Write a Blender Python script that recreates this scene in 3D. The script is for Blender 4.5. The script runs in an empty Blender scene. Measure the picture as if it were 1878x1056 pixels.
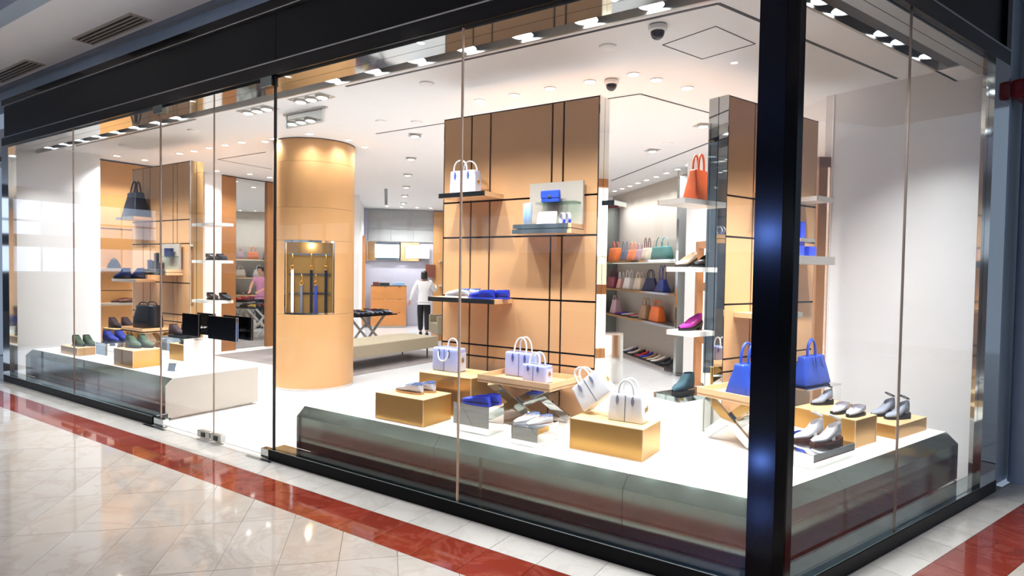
import bpy, bmesh, math, random
from mathutils import Vector, Matrix
random.seed(7)
sc = bpy.context.scene
col = sc.collection

# ------------------------------------------------------------------ camera, world, exposure
S = (0.356085, 0.934453)          # direction of the side shop front (plan)
NS = (0.934453, -0.356085)        # its outward normal
ROTS = math.atan2(S[1], S[0])     # objects parallel to the side front
cam_d = bpy.data.cameras.new('camera')
cam_o = bpy.data.objects.new('camera', cam_d)
col.objects.link(cam_o)
cam_d.sensor_fit = 'HORIZONTAL'
cam_d.sensor_width = 36.0
cam_d.lens = 36.0 * 1121.486 / 1878.0
cam_d.clip_start = 0.05
cam_d.clip_end = 200
right = Vector((0.83422606, 0.55120055, 0.01564729))
down = Vector((0.02896959, -0.0154723, -0.99946054))
fwd = Vector((-0.5506611, 0.83422932, -0.02887545))
M = Matrix(((right.x, -down.x, -fwd.x, 0.51854503),
            (right.y, -down.y, -fwd.y, -3.28204288),
            (right.z, -down.z, -fwd.z, 1.7), (0, 0, 0, 1)))
cam_o.matrix_world = M
sc.camera = cam_o

world = bpy.data.worlds.new('mall_daylight')
sc.world = world
world.use_nodes = True
wn = world.node_tree.nodes['Background']
wn.inputs[0].default_value = (0.52, 0.64, 0.85, 1)
wn.inputs[1].default_value = WORLD = 0.38

sc.view_settings.view_transform = 'Standard'
sc.view_settings.look = 'None'
sc.view_settings.gamma = 1
sc.view_settings.use_curve_mapping = False
sc.view_settings.exposure = 0.22
cy = sc.cycles
cy.use_denoising = True
cy.max_bounces = 9
cy.use_adaptive_sampling = True
cy.adaptive_threshold = 0.025
cy.diffuse_bounces = 4
cy.glossy_bounces = 6
cy.transparent_max_bounces = 20
cy.sample_clamp_indirect = 6.0
cy.caustics_reflective = False
cy.caustics_refractive = False
cy.blur_glossy = 0.5
SPOT_W = 115.0

# ------------------------------------------------------------------ helpers
def lin(c):
    c = c / 255.0
    return c / 12.92 if c <= 0.04045 else ((c + 0.055) / 1.055) ** 2.4
def rgb(r, g, b): return (lin(r), lin(g), lin(b), 1)
MATS = {}
def mat(name, c, rough=0.5, metal=0.0, var=0.06, scale=6.0, bump=0.0, bscale=120.0, spec=0.5, coat=0.0, obj_var=0.0, emit=None, es=0.0):
    """principled material, colour gently varied by noise, optional grain"""
    m = bpy.data.materials.new(name)
    m.use_nodes = True
    nt = m.node_tree
    b = nt.nodes['Principled BSDF']
    tc = nt.nodes.new('ShaderNodeTexCoord')
    nz = nt.nodes.new('ShaderNodeTexNoise')
    nz.inputs['Scale'].default_value = scale
    nz.inputs['Detail'].default_value = 4
    nt.links.new(tc.outputs['Object'], nz.inputs['Vector'])
    hs = nt.nodes.new('ShaderNodeHueSaturation')
    hs.inputs['Color'].default_value = rgb(*c)
    mr = nt.nodes.new('ShaderNodeMapRange')
    mr.inputs[1].default_value = 0.3
    mr.inputs[2].default_value = 0.7
    mr.inputs[3].default_value = 1 - var
    mr.inputs[4].default_value = 1 + var
    nt.links.new(nz.outputs['Fac'], mr.inputs[0])
    if obj_var:
        oi = nt.nodes.new('ShaderNodeObjectInfo')
        m2 = nt.nodes.new('ShaderNodeMapRange')
        m2.inputs[3].default_value = 1 - obj_var
        m2.inputs[4].default_value = 1 + obj_var
        nt.links.new(oi.outputs['Random'], m2.inputs[0])
        mu = nt.nodes.new('ShaderNodeMath'); mu.operation = 'MULTIPLY'
        nt.links.new(mr.outputs[0], mu.inputs[0]); nt.links.new(m2.outputs[0], mu.inputs[1])
        nt.links.new(mu.outputs[0], hs.inputs['Value'])
    else:
        nt.links.new(mr.outputs[0], hs.inputs['Value'])
    nt.links.new(hs.outputs[0], b.inputs['Base Color'])
    b.inputs['Roughness'].default_value = rough
    b.inputs['Metallic'].default_value = metal
    b.inputs['Specular IOR Level'].default_value = spec
    b.inputs['Coat Weight'].default_value = coat
    b.inputs['Coat Roughness'].default_value = 0.03
    if emit:
        b.inputs['Emission Color'].default_value = rgb(*emit)
        b.inputs['Emission Strength'].default_value = es
    if bump:
        n2 = nt.nodes.new('ShaderNodeTexNoise')
        n2.inputs['Scale'].default_value = bscale
        nt.links.new(tc.outputs['Object'], n2.inputs['Vector'])
        bp = nt.nodes.new('ShaderNodeBump')
        bp.inputs['Strength'].default_value = bump
        bp.inputs['Distance'].default_value = 0.002
        nt.links.new(n2.outputs['Fac'], bp.inputs['Height'])
        nt.links.new(bp.outputs[0], b.inputs['Normal'])
    MATS[name] = m
    return m

def marble(name, base, vein, rough, scale=2.2, amount=0.5, obj_var=0.08, blotch=None):
    m = mat(name, base, rough, var=0.05, scale=1.3, obj_var=obj_var)
    nt = m.node_tree
    b = nt.nodes['Principled BSDF']
    hs = [n for n in nt.nodes if n.type == 'HUE_SAT'][0]
    geo = nt.nodes.new('ShaderNodeNewGeometry')
    oi = nt.nodes.new('ShaderNodeObjectInfo')
    add = nt.nodes.new('ShaderNodeVectorMath'); add.operation = 'MULTIPLY_ADD'
    cb = nt.nodes.new('ShaderNodeCombineXYZ')
    nt.links.new(oi.outputs['Random'], cb.inputs[0]); nt.links.new(oi.outputs['Random'], cb.inputs[1])
    nt.links.new(cb.outputs[0], add.inputs[0])
    add.inputs[1].default_value = (37, 53, 11)
    nt.links.new(geo.outputs['Position'], add.inputs[2])
    nz = nt.nodes.new('ShaderNodeTexNoise')
    nz.inputs['Scale'].default_value = scale
    nz.inputs['Detail'].default_value = 8
    nz.inputs['Roughness'].default_value = 0.62
    nz.inputs['Distortion'].default_value = 1.6
    nt.links.new(add.outputs[0], nz.inputs['Vector'])
    cr = nt.nodes.new('ShaderNodeValToRGB')
    e = cr.color_ramp.elements
    e[0].position, e[0].color = 0.455, (0, 0, 0, 1)
    e[1].position, e[1].color = 0.545, (0, 0, 0, 1)
    k = cr.color_ramp.elements.new(0.5); k.color = (1, 1, 1, 1)
    nt.links.new(nz.outputs['Fac'], cr.inputs[0])
    mu = nt.nodes.new('ShaderNodeMath'); mu.operation = 'MULTIPLY'; mu.inputs[1].default_value = amount
    nt.links.new(cr.outputs[0], mu.inputs[0])
    mx = nt.nodes.new('ShaderNodeMix'); mx.data_type = 'RGBA'
    nt.links.new(mu.outputs[0], mx.inputs[0])
    nt.links.new(hs.outputs[0], mx.inputs[6])
    mx.inputs[7].default_value = rgb(*vein)
    out = mx.outputs[2]
    if blotch:
        n3 = nt.nodes.new('ShaderNodeTexNoise'); n3.inputs['Scale'].default_value = 1.1; n3.inputs['Detail'].default_value = 5
        nt.links.new(add.outputs[0], n3.inputs['Vector'])
        r3 = nt.nodes.new('ShaderNodeMapRange'); r3.inputs[1].default_value = 0.5; r3.inputs[2].default_value = 0.8
        r3.inputs[4].default_value = 0.75
        nt.links.new(n3.outputs['Fac'], r3.inputs[0])
        m3 = nt.nodes.new('ShaderNodeMix'); m3.data_type = 'RGBA'
        nt.links.new(r3.outputs[0], m3.inputs[0]); nt.links.new(out, m3.inputs[6])
        m3.inputs[7].default_value = rgb(*blotch)
        out = m3.outputs[2]
    nt.links.new(out, b.inputs['Base Color'])
    return m

def glass_mat(name, tint=(1, 1, 1), f0=0.04):
    m = bpy.data.materials.new(name)
    m.use_nodes = True
    nt = m.node_tree
    nt.nodes.clear()
    out = nt.nodes.new('ShaderNodeOutputMaterial')
    tr = nt.nodes.new('ShaderNodeBsdfTransparent'); tr.inputs[0].default_value = (*tint, 1)
    gl = nt.nodes.new('ShaderNodeBsdfGlossy'); gl.inputs['Roughness'].default_value = 0.0
    nz = nt.nodes.new('ShaderNodeTexNoise'); nz.inputs['Scale'].default_value = 0.6
    geo = nt.nodes.new('ShaderNodeNewGeometry')
    dot = nt.nodes.new('ShaderNodeVectorMath'); dot.operation = 'DOT_PRODUCT'
    nt.links.new(geo.outputs['Incoming'], dot.inputs[0]); nt.links.new(geo.outputs['Normal'], dot.inputs[1])
    ab = nt.nodes.new('ShaderNodeMath'); ab.operation = 'ABSOLUTE'; nt.links.new(dot.outputs['Value'], ab.inputs[0])
    om = nt.nodes.new('ShaderNodeMath'); om.operation = 'SUBTRACT'; om.inputs[0].default_value = 1; nt.links.new(ab.outputs[0], om.inputs[1])
    pw = nt.nodes.new('ShaderNodeMath'); pw.operation = 'POWER'; pw.inputs[1].default_value = 5; nt.links.new(om.outputs[0], pw.inputs[0])
    ma = nt.nodes.new('ShaderNodeMath'); ma.operation = 'MULTIPLY_ADD'; ma.inputs[1].default_value = 1 - f0; ma.inputs[2].default_value = f0
    nt.links.new(pw.outputs[0], ma.inputs[0])
    mr = nt.nodes.new('ShaderNodeMapRange'); mr.inputs[3].default_value = 0.97; mr.inputs[4].default_value = 1.0
    nt.links.new(nz.outputs['Fac'], mr.inputs[0])
    mu = nt.nodes.new('ShaderNodeMath'); mu.operation = 'MULTIPLY'
    nt.links.new(ma.outputs[0], mu.inputs[0]); nt.links.new(mr.outputs[0], mu.inputs[1])
    mx = nt.nodes.new('ShaderNodeMixShader')
    nt.links.new(mu.outputs[0], mx.inputs[0]); nt.links.new(tr.outputs[0], mx.inputs[1]); nt.links.new(gl.outputs[0], mx.inputs[2])
    nt.links.new(mx.outputs[0], out.inputs[0])
    MATS[name] = m
    return m

class MB:
    """collects simple shapes and links them as ONE mesh object"""
    def __init__(s): s.v = []; s.f = []
    def add(s, v, f):
        n = len(s.v); s.v += [tuple(p) for p in v]; s.f += [tuple(i + n for i in q) for q in f]; return s
    def box(s, x0, x1, y0, y1, z0, z1):
        v = [(x, y, z) for z in (z0, z1) for y in (y0, y1) for x in (x0, x1)]
        return s.add(v, [(0, 2, 3, 1), (4, 5, 7, 6), (0, 1, 5, 4), (2, 6, 7, 3), (0, 4, 6, 2), (1, 3, 7, 5)])
    def prism(s, poly, z0, z1):
        n = len(poly)
        a = sum(poly[i][0] * poly[(i + 1) % n][1] - poly[(i + 1) % n][0] * poly[i][1] for i in range(n))
        if a < 0: poly = poly[::-1]
        v = [(x, y, z0) for x, y in poly] + [(x, y, z1) for x, y in poly]
        f = [tuple(range(n - 1, -1, -1)), tuple(range(n, 2 * n))] + [(i, (i + 1) % n, n + (i + 1) % n, n + i) for i in range(n)]
        return s.add(v, f)
    def loft(s, rings, cap=True, closed=True):
        n = len(rings[0]); v = [p for r in rings for p in r]; f = []
        for i in range(len(rings) - 1):
            for j in range(n if closed else n - 1):
                k = (j + 1) % n
                f.append((i * n + j, i * n + k, (i + 1) * n + k, (i + 1) * n + j))
        if cap:
            f.append(tuple(range(n - 1, -1, -1))); f.append(tuple(range((len(rings) - 1) * n, len(rings) * n)))
        return s.add(v, f)
    def tube(s, pts, r, n=8, closed=False):
        pts = [Vector(p) for p in pts]
        rings = []; m = len(pts); up = None
        for i, p in enumerate(pts):
            if closed: t = pts[(i + 1) % m] - pts[i - 1]
            else: t = pts[min(i + 1, m - 1)] - pts[max(i - 1, 0)]
            t.normalize()
            if up is None:
                up = Vector((0, 0, 1)) if abs(t.z) < 0.9 else Vector((1, 0, 0))
            a = t.cross(up).normalized(); up = a.cross(t).normalized()
            rr = r[i] if isinstance(r, (list, tuple)) else r
            rings.append([p + (a * math.cos(2 * math.pi * k / n) + up * math.sin(2 * math.pi * k / n)) * rr for k in range(n)])
        if closed: rings.append(rings[0]); return s.loft(rings, cap=False)
        return s.loft(rings)
    def lathe(s, prof, n=24, c=(0, 0), cap=True):
        rings = [[(c[0] + r * math.cos(2 * math.pi * k / n), c[1] + r * math.sin(2 * math.pi * k / n), z) for k in range(n)] for r, z in prof]
        return s.loft(rings, cap)
    def bar(s, p, q, w, h, side=None):
        """square bar from p to q; w across 'side', h across the other"""
        p, q = Vector(p), Vector(q); t = (q - p).normalized()
        a = Vector(side).normalized() if side else (t.cross(Vector((0, 0, 1))) if abs(t.z) < 0.95 else Vector((1, 0, 0))).normalized()
        b = t.cross(a).normalized()
        r = lambda o: [o + a * w / 2 + b * h / 2, o - a * w / 2 + b * h / 2, o - a * w / 2 - b * h / 2, o + a * w / 2 - b * h / 2]
        return s.loft([r(p), r(q)])
    def mesh(s, name, smooth=None, bevel=0):
        me = bpy.data.meshes.new(name)
        me.from_pydata(s.v, [], s.f)
        bm = bmesh.new(); bm.from_mesh(me)
        bmesh.ops.recalc_face_normals(bm, faces=bm.faces)
        if bevel:
            es = [e for e in bm.edges if len(e.link_faces) == 2 and e.calc_face_angle(0) > 0.6]
            bmesh.ops.bevel(bm, geom=es, offset=bevel, segments=2, affect='EDGES', profile=0.6)
        bm.to_mesh(me); bm.free()
        if smooth is not None:
            me.polygons.foreach_set('use_smooth', [True] * len(me.polygons))
            me.set_sharp_from_angle(angle=math.radians(smooth))
        return me
    def build(s, name, m, parent=None, smooth=None, bevel=0, loc=None, rz=0):
        return obj(name, s.mesh(name, smooth, bevel), m, parent, loc, rz)

def obj(name, me, m, parent=None, loc=None, rz=0):
    o = bpy.data.objects.new(name, me)
    col.objects.link(o)
    if m is not None:
        if isinstance(m, str): m = MATS[m]
        if not me.materials: me.materials.append(m)
        elif me.materials[0] is not m:
            o.material_slots[0].link = 'OBJECT'; o.material_slots[0].material = m
    if parent: o.parent = parent
    if loc is not None: o.location = loc
    if rz: o.rotation_euler = (0, 0, rz)
    return o
def tag(o, label, cat, group=None, kind=None):
    o['label'] = label; o['category'] = cat
    if group: o['group'] = group
    if kind: o['kind'] = kind
    return o
def thing(name, label, cat, loc=(0, 0, 0), rz=0, group=None):
    o = bpy.data.objects.new(name, None)
    o.empty_display_size = 0.1
    col.objects.link(o); o.location = loc; o.rotation_euler = (0, 0, rz)
    return tag(o, label, cat, group)
def struct(name, label=None, loc=(0, 0, 0), rz=0):
    o = bpy.data.objects.new(name, None); col.objects.link(o); o.location = loc; o.rotation_euler = (0, 0, rz)
    o['kind'] = 'structure'
    if label: o['label'] = label
    return o
def sobj(name, mb, m, label=None, **k):
    o = mb.build(name, m, **k); o['kind'] = 'structure'
    if label: o['label'] = label
    return o
def copy_tree(o, parent=None):
    c = o.copy(); col.objects.link(c)
    if parent: c.parent = parent
    for ch in o.children: copy_tree(ch, c)
    return c
def sp(t, n, z=0): return (S[0] * t + NS[0] * n, S[1] * t + NS[1] * n, z)   # a point in side-front coordinates
def sp2(t, n): return sp(t, n)[:2]
def clip(poly, a, b, c):
    """keep a*x+b*y<=c"""
    out = []
    for i in range(len(poly)):
        p, q = poly[i], poly[(i + 1) % len(poly)]
        dp, dq = a * p[0] + b * p[1] - c, a * q[0] + b * q[1] - c
        if dp <= 0: out.append(p)
        if dp * dq < 0:
            t = dp / (dp - dq); out.append((p[0] + t * (q[0] - p[0]), p[1] + t * (q[1] - p[1])))
    return out
def area(p): return abs(sum(p[i][0] * p[(i + 1) % len(p)][1] - p[(i + 1) % len(p)][0] * p[i][1] for i in range(len(p)))) / 2 if len(p) > 2 else 0
def rrect(w, d, r, n=4):
    pts = []
    for cx, cy_, a0 in ((w / 2 - r, d / 2 - r, 0), (-w / 2 + r, d / 2 - r, 90), (-w / 2 + r, -d / 2 + r, 180), (w / 2 - r, -d / 2 + r, 270)):
        for k in range(n + 1):
            a = math.radians(a0 + 90 * k / n); pts.append((cx + r * math.cos(a), cy_ + r * math.sin(a)))
    return pts

# ------------------------------------------------------------------ materials
mat('steel', (205, 210, 208), 0.06, 1.0, 0.02)
mat('steel_dark', (150, 160, 160), 0.07, 1.0, 0.03)
mat('mirror', (232, 236, 234), 0.015, 1.0, 0.01)
mat('steel_satin', (190, 188, 182), 0.28, 1.0, 0.04)
mat('bronze', (150, 132, 120), 0.35, 0.6, 0.05)
mat('seal_pale', (216, 188, 164), 0.3, 0.3, 0.05)
mat('gold_metal', (212, 170, 90), 0.25, 1.0, 0.05)
mat('black_gloss', (5, 5, 8), 0.14, 0, 0.1, spec=0.3)
mat('black_panel', (10, 10, 14), 0.35, 0, 0.1, spec=0.22)
mat('black_column', (3, 4, 10), 0.14, 0, 0.1, spec=0.3)
mat('steel_skirt', (146, 160, 152), 0.13, 1.0, 0.03, scale=1.5)
mat('sill_black', (5, 5, 7), 0.4, 0, 0.1, spec=0.12)
mat('blue_lens', (200, 220, 255), 0.3, emit=(110, 150, 255), es=160)
mat('silver_line', (200, 200, 200), 0.3, 1.0, 0.02)
mat('black_matte', (16, 16, 18), 0.5, 0, 0.1)
mat('white_paint', (243, 242, 241), 0.6, 0, 0.01)
mat('ceiling_paint', (240, 240, 240), 0.7, 0, 0.01)
mat('mall_paint', (225, 226, 230), 0.6, 0, 0.015)
mat('mall_blue', (146, 164, 180), 0.45, 0, 0.03)
mat('mall_grey', (120, 128, 138), 0.5, 0, 0.05)
mat('leather', (206, 158, 112), 0.36, 0, 0.035, scale=2.0, bump=0.05, bscale=260)
mat('leather_wall', (182, 132, 78), 0.4, 0, 0.05, scale=1.2)
mat('leather_col', (188, 142, 92), 0.36, 0, 0.03, scale=1.5)
mat('tan', (228, 184, 138), 0.4, 0, 0.03, scale=4)
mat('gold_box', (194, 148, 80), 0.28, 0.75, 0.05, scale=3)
mat('gold_box_lit', (232, 196, 142), 0.4, 0.1, 0.03, scale=3)  # same covering as the box body, lightened to paint in the light on top
mat('platform_white', (238, 233, 226), 0.3, 0, 0.01)
mat('platform_end', (178, 168, 156), 0.35, 0, 0.02)
mat('wood_orange', (200, 134, 74), 0.35, 0, 0.07, scale=3)
mat('wood_frame', (164, 112, 66), 0.35, 0, 0.08, scale=3)
mat('bench_taupe', (158, 146, 122), 0.6, 0, 0.05, scale=3, bump=0.1)
mat('sofa_taupe', (140, 128, 104), 0.7, 0, 0.05, scale=3, bump=0.1)
mat('linen_wall', (176, 168, 158), 0.7, 0, 0.04, scale=40)
mat('lilac_wall', (176, 174, 188), 0.6, 0, 0.02)
mat('grey_panel', (150, 150, 150), 0.35, 0, 0.04)
mat('dark_trim', (40, 40, 44), 0.4, 0.3, 0.05)
mat('grout', (120, 108, 98), 0.7, 0, 0.1)
mat('grout_shop', (150, 148, 148), 0.7, 0, 0.05)
marble('marble_beige', (184, 176, 168), (164, 148, 134), 0.05, 1.3, 0.4, 0.04, blotch=(176, 160, 144))
marble('marble_border', (200, 196, 190), (176, 168, 160), 0.12, 1.6, 0.3, 0.05)
marble('marble_red', (126, 46, 32), (164, 92, 78), 0.05, 1.6, 0.3, 0.12)
mat('shop_tile', (214, 214, 216), 0.14, 0, 0.015, scale=1.0, obj_var=0.012)
glass_mat('glass', (0.985, 0.995, 0.99))
glass_mat('glass_green', (0.80, 0.93, 0.88), 0.08)
mat('lamp_glow', (255, 255, 255), 0.5, emit=(255, 252, 246), es=14)
mat('lamp_glow_cool', (255, 255, 255), 0.5, emit=(235, 243, 255), es=14)
mat('screen_white', (255, 255, 255), 0.4, emit=(250, 252, 255), es=1.6)
mat('lit_panel', (255, 252, 244), 0.5, emit=(255, 252, 244), es=0.9)
mat('window_light', (220, 232, 250), 0.5, emit=(220, 234, 255), es=1.3)
mat('mall_fill', (220, 232, 250), 0.5, emit=(225, 236, 255), es=0.6)  # glow of the added panes that brighten the mall
mat('cloth_white', (236, 236, 238), 0.8, 0, 0.02, scale=20)
mat('trousers_black', (14, 14, 16), 0.8, 0, 0.1, scale=20)
mat('shirt_pink', (196, 132, 168), 0.8, 0, 0.05, scale=20)
mat('skin', (206, 150, 122), 0.5, 0, 0.03)
mat('hair_black', (16, 13, 13), 0.45, 0, 0.2, scale=60, bump=0.4, bscale=300)
mat('sole_black', (22, 22, 24), 0.6, 0, 0.1)
mat('sole_tan', (196, 150, 104), 0.55, 0, 0.1)
mat('sole_white', (225, 225, 228), 0.5, 0, 0.05)
mat('bell_red', (128, 16, 22), 0.25, 0, 0.05)
mat('dome_dark', (28, 30, 40), 0.08, 0, 0.05)
def leath(name, c, r=0.38, v=0.05): return mat(name, c, r, 0, v, scale=14, bump=0.06, bscale=240)
leath('lilac', (168, 178, 226)); leath('lilac_pale', (205, 210, 232)); leath('lilac_edge', (70, 84, 150))
leath('white_leather', (238, 238, 240)); leath('white_edge', (120, 122, 138))
leath('royal', (46, 80, 190)); leath('royal_edge', (34, 58, 140)); leath('cobalt', (40, 62, 190)); leath('navy', (28, 40, 84))
leath('black_leather', (20, 22, 28), 0.3, 0.15); leath('black_navy', (30, 36, 52), 0.36, 0.12)
leath('green_suede', (70, 88, 68), 0.9, 0.15); leath('blue_suede', (42, 54, 140), 0.9, 0.12); leath('brown_suede', (62, 46, 50), 0.9, 0.12)
leath('orange', (226, 112, 40)); leath('coral', (226, 130, 86)); leath('teal', (92, 152, 150)); leath('cream', (226, 214, 196)); leath('taupe', (158, 122, 92))
leath('burgundy', (128, 40, 62)); leath('mauve', (186, 156, 168)); leath('purple', (150, 36, 140), 0.8); leath('red', (206, 50, 52)); leath('petrol', (28, 66, 78), 0.7)
leath('silver_leather', (186, 190, 206), 0.25); leath('grey_fabric', (150, 156, 172), 0.7); leath('light_blue', (150, 178, 214), 0.6); leath('yellow', (196, 168, 60)); leath('brown_leather', (104, 56, 40)); leath('choc', (48, 34, 34))
leath('rust', (176, 78, 38)); leath('lining_tan', (212, 168, 128), 0.6); leath('stripe_blue', (72, 112, 178), 0.6); leath('pink_leather', (222, 168, 160)); leath('grey_leather', (96, 104, 124))
mat('rug', (132, 124, 122), 0.95, 0, 0.22, scale=1.6, bump=0.5, bscale=200)
mat('paper_card', (236, 214, 196), 0.6, 0, 0.03); mat('slate_card', (110, 120, 132), 0.3, 0, 0.03)
# ------------------------------------------------------------------ mall floor
floor = sobj('floor', MB().box(-34, 14, -26, 0.02, -0.14, -0.012).add([sp(0, -.02, -.013), sp(0, 14, -.013), sp(14, 14, -.013), sp(14, -.02, -.013)], [(0, 1, 2, 3)]), 'grout')
def tile(parent, poly, m, top=0.0, inset=0.0015, th=0.012, z0=None):
    if len(poly) < 3 or area(poly) < 0.0004: return
    cx = sum(p[0] for p in poly) / len(poly); cy_ = sum(p[1] for p in poly) / len(poly)
    q = []
    for x, y in poly:
        d = math.hypot(x - cx, y - cy_) or 1
        k = max(0.0, 1 - inset * 1.4 / d); q.append(((x - cx) * k, (y - cy_) * k))
    o = MB().prism(q, -th, 0).build('tile', m, parent, loc=(cx, cy_, top)); return o
Y0, Y1, N0, N1 = -0.275, -0.614, 0.21, 0.52
P = 0.335
def rect(x0, x1, y0, y1): return [(x0, y0), (x1, y0), (x1, y1), (x0, y1)]
def srect(t0, t1, n0, n1): return [sp2(t0, n0), sp2(t1, n0), sp2(t1, n1), sp2(t0, n1)]
for k in range(-4, 29):                                                    # red stripe and pale border along the front
    x = -1.605 - P * k
    p = clip(rect(x - P, x, Y1, Y0), NS[0], NS[1], N1); tile(floor, p, 'marble_red')
    p = clip(rect(x - P, x, Y0, 0.0), NS[0], NS[1], N0); tile(floor, p, 'marble_border')
for k in range(-1, 11):                                                    # the same round the corner
    t = 0.60 + P * k
    p = clip(srect(t - P, t, N0, N1), 0, -1, -Y0); tile(floor, p, 'marble_red')
    p = clip(srect(t - P, t, 0.0, N0), 0, -1, -0.0); tile(floor, p, 'marble_border')
A = 0.7071
c0 = 0
for i in range(-30, 30):                                                   # diagonal beige marble
    for j in range(-40, 40):
        u0, u1 = -2.28 + 0.95 * i, -2.28 + 0.95 * (i + 1)                  # x-y
        v0, v1 = -4.555 + 0.475 * j, -4.555 + 0.475 * (j + 1)              # x+y
        q = [((v + u) / 2, (v - u) / 2) for u, v in ((u0, v0), (u1, v0), (u1, v1), (u0, v1))]
        mx, my = (u0 + u1 + v0 + v1) / 4, (v0 + v1 - u0 - u1) / 4
        if not (-10.5 < mx < 3.4 and -4.2 < my < 5): continue
        p = clip(q, 0, 1, Y1)
        tile(floor, p, 'marble_beige')
        p = clip(clip(q, -NS[0], -NS[1], -N1), 0, -1, -Y1)
        if my < 4.4: tile(floor, p, 'marble_beige')
o = MB().box(-34, -10.6, -26, -0.62, -.01, -.002).box(-10.6, 14, -26, -4.3, -.01, -.002).add([sp(4.0, .0, -.003), sp(14, .0, -.003), sp(14, 14, -.003), sp(4.0, 14, -.003)], [(0, 1, 2, 3)]).add([(3.7, -4.3, -.004), (14, -4.3, -.004), (14, 9, -.004), (3.7, 9, -.004)], [(0, 1, 2, 3)]).build('tile_field', 'marble_beige', floor); o['kind'] = 'stuff'

# ------------------------------------------------------------------ shop floor
fl2 = sobj('floor_shop', MB().prism([(-13.6, .0), (0, 0), sp2(3.3, 0), sp2(3.3, -1.4), (-2.3, 7.1), (-8.7, 13.5), (-13.6, 13.5)], -0.14, -0.012), 'grout_shop')
TW = 0.648
for i in range(-1, 20):
    x = -1.525 + TW - TW * i
    for j in range(-1, 10):
        y = 4.01 - 5 * 1.296 + 1.296 * j + (0.648 if i % 2 else 0)
        p = rect(x - TW, x, y, y + 1.296)
        p = clip(p, 0, -1, -0.012); p = clip(p, NS[0], NS[1], -0.01); p = clip(p, .782, .623, 1.985)
        p = clip(p, 1, 1, 4.5) if area(p) else p
        p = clip(p, -1, 1, 22.2) if len(p) > 2 else p
        p = clip(p, -1, 0, 13.3) if len(p) > 2 else p
        if len(p) > 2: tile(fl2, p, 'shop_tile')

# ------------------------------------------------------------------ shop front: fascia, sill, column, posts
XE = -10.375                                                               # far end of the long front
TE = 3.045                                                                 # far end of the side front
def band(y0, y1, z0, z1, name, m, parent, x0=XE, t1=TE, bevel=0):
    """a band running along the front and round the corner; y0..y1 depth behind the front plane"""
    def off(d):  # corner of the two planes pushed in by d
        # y = d and n = -d
        x = (-d - NS[1] * d) / NS[0]; return (x, d)
    a, b = off(y0), off(y1)
    f = MB().prism([(x0, y0), a, b, (x0, y1)], z0, z1).build(name, m, parent, bevel=bevel)
    s = MB().prism([a, sp2(t1, -y0), sp2(t1, -y1), b], z0, z1).build(name, m, parent, bevel=bevel)
    return f, s
fas = struct('trim_1', 'black glossy shop fascia with silver edge lines')
band(0.0, 0.30, 3.346, 3.455, 'lower_band', 'black_gloss', fas)
band(-0.004, 0.05, 3.455, 3.466, 'edge_line', 'silver_line', fas)
band(0.06, 0.30, 3.466, 3.62, 'shadow_gap', 'black_matte', fas)
for x0, x1 in ((XE, -4.153), (-4.147, None)):                              # fascia panels
    if x1: MB().box(x0, x1, 0.03, 0.062, 3.466, 3.895).build('fascia_panel', 'black_panel', fas)
    else: MB().prism([(x0, .03), (-.02, .03), (-.03, .062), (x0, .062)], 3.466, 3.895).build('fascia_panel', 'black_panel', fas)
MB().prism([(-.02, .03), sp2(1.5, -.03), sp2(1.5, -.062), (-.03, .062)], 3.466, 3.895).build('fascia_panel', 'black_panel', fas)
MB().prism([sp2(1.506, -.03), sp2(TE - .1, -.03), sp2(TE - .1, -.062), sp2(1.506, -.062)], 3.466, 3.895).build('fascia_panel', 'black_panel', fas)
MB().prism([sp2(TE - .1, -.0), sp2(TE, -.0), sp2(TE, -.3), sp2(TE - .1, -.3)], 3.466, 3.895).build('end_stop', 'black_gloss', fas)
band(-0.004, 0.06, 3.895, 3.905, 'edge_line', 'silver_line', fas)
band(0.0, 0.30, 3.905, 3.99, 'top_band', 'black_gloss', fas)
band(0.062, 0.30, 3.62, 3.905, 'core', 'black_matte', fas)
sof = struct('trim_2', 'polished steel soffit strips above the shop glass')
def cor(d, n): return ((-n - NS[1] * d) / NS[0], d)          # y=d meets n=-n
def band2(f0, f1, s0, s1, z0, z1, name, m, parent, x0=-13.7, t1=3.3, mf=None):
    MB().prism([(x0, f0), cor(f0, s0), cor(f1, s1), (x0, f1)], z0, z1).build(name, mf or m, parent)
    MB().prism([cor(f0, s0), sp2(t1, -s0), sp2(t1, -s1), cor(f1, s1)], z0, z1).build(name, m, parent)
band2(.045, .172, .045, .122, 3.330, 3.346, 'soffit_strip', 'steel', sof, XE, TE)
band2(.177, .315, .127, .205, 3.330, 3.346, 'soffit_strip', 'steel', sof, XE, TE)

sil = struct('trim_3', 'low black sill with polished steel top under the shop glass')
def off(d): return ((-d - NS[1] * d) / NS[0], d)
for x0, x1 in ((XE, -8.2), (-8.197, -6.19)):
    MB().box(x0, x1, 0, .165, 0, .09).build('sill_block', 'sill_black', sil)
    MB().box(x0, x1, .004, .165, .09, .097).build('sill_plate', 'steel_dark', sil)
MB().prism([(-4.19, 0), (0, 0), off(.165), (-4.19, .165)], 0, .09).build('sill_block', 'sill_black', sil)
MB().prism([(-4.19, .004), off(.004), off(.165), (-4.19, .165)], .09, .097).build('sill_plate', 'steel_dark', sil)
MB().prism([(0, 0), sp2(TE + .04, 0), sp2(TE + .04, -.165), off(.165)], 0, .09).build('sill_block', 'sill_black', sil)
MB().prism([off(.004), sp2(TE + .04, -.004), sp2(TE + .04, -.165), off(.165)], .09, .097).build('sill_plate', 'steel_dark', sil)

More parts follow.
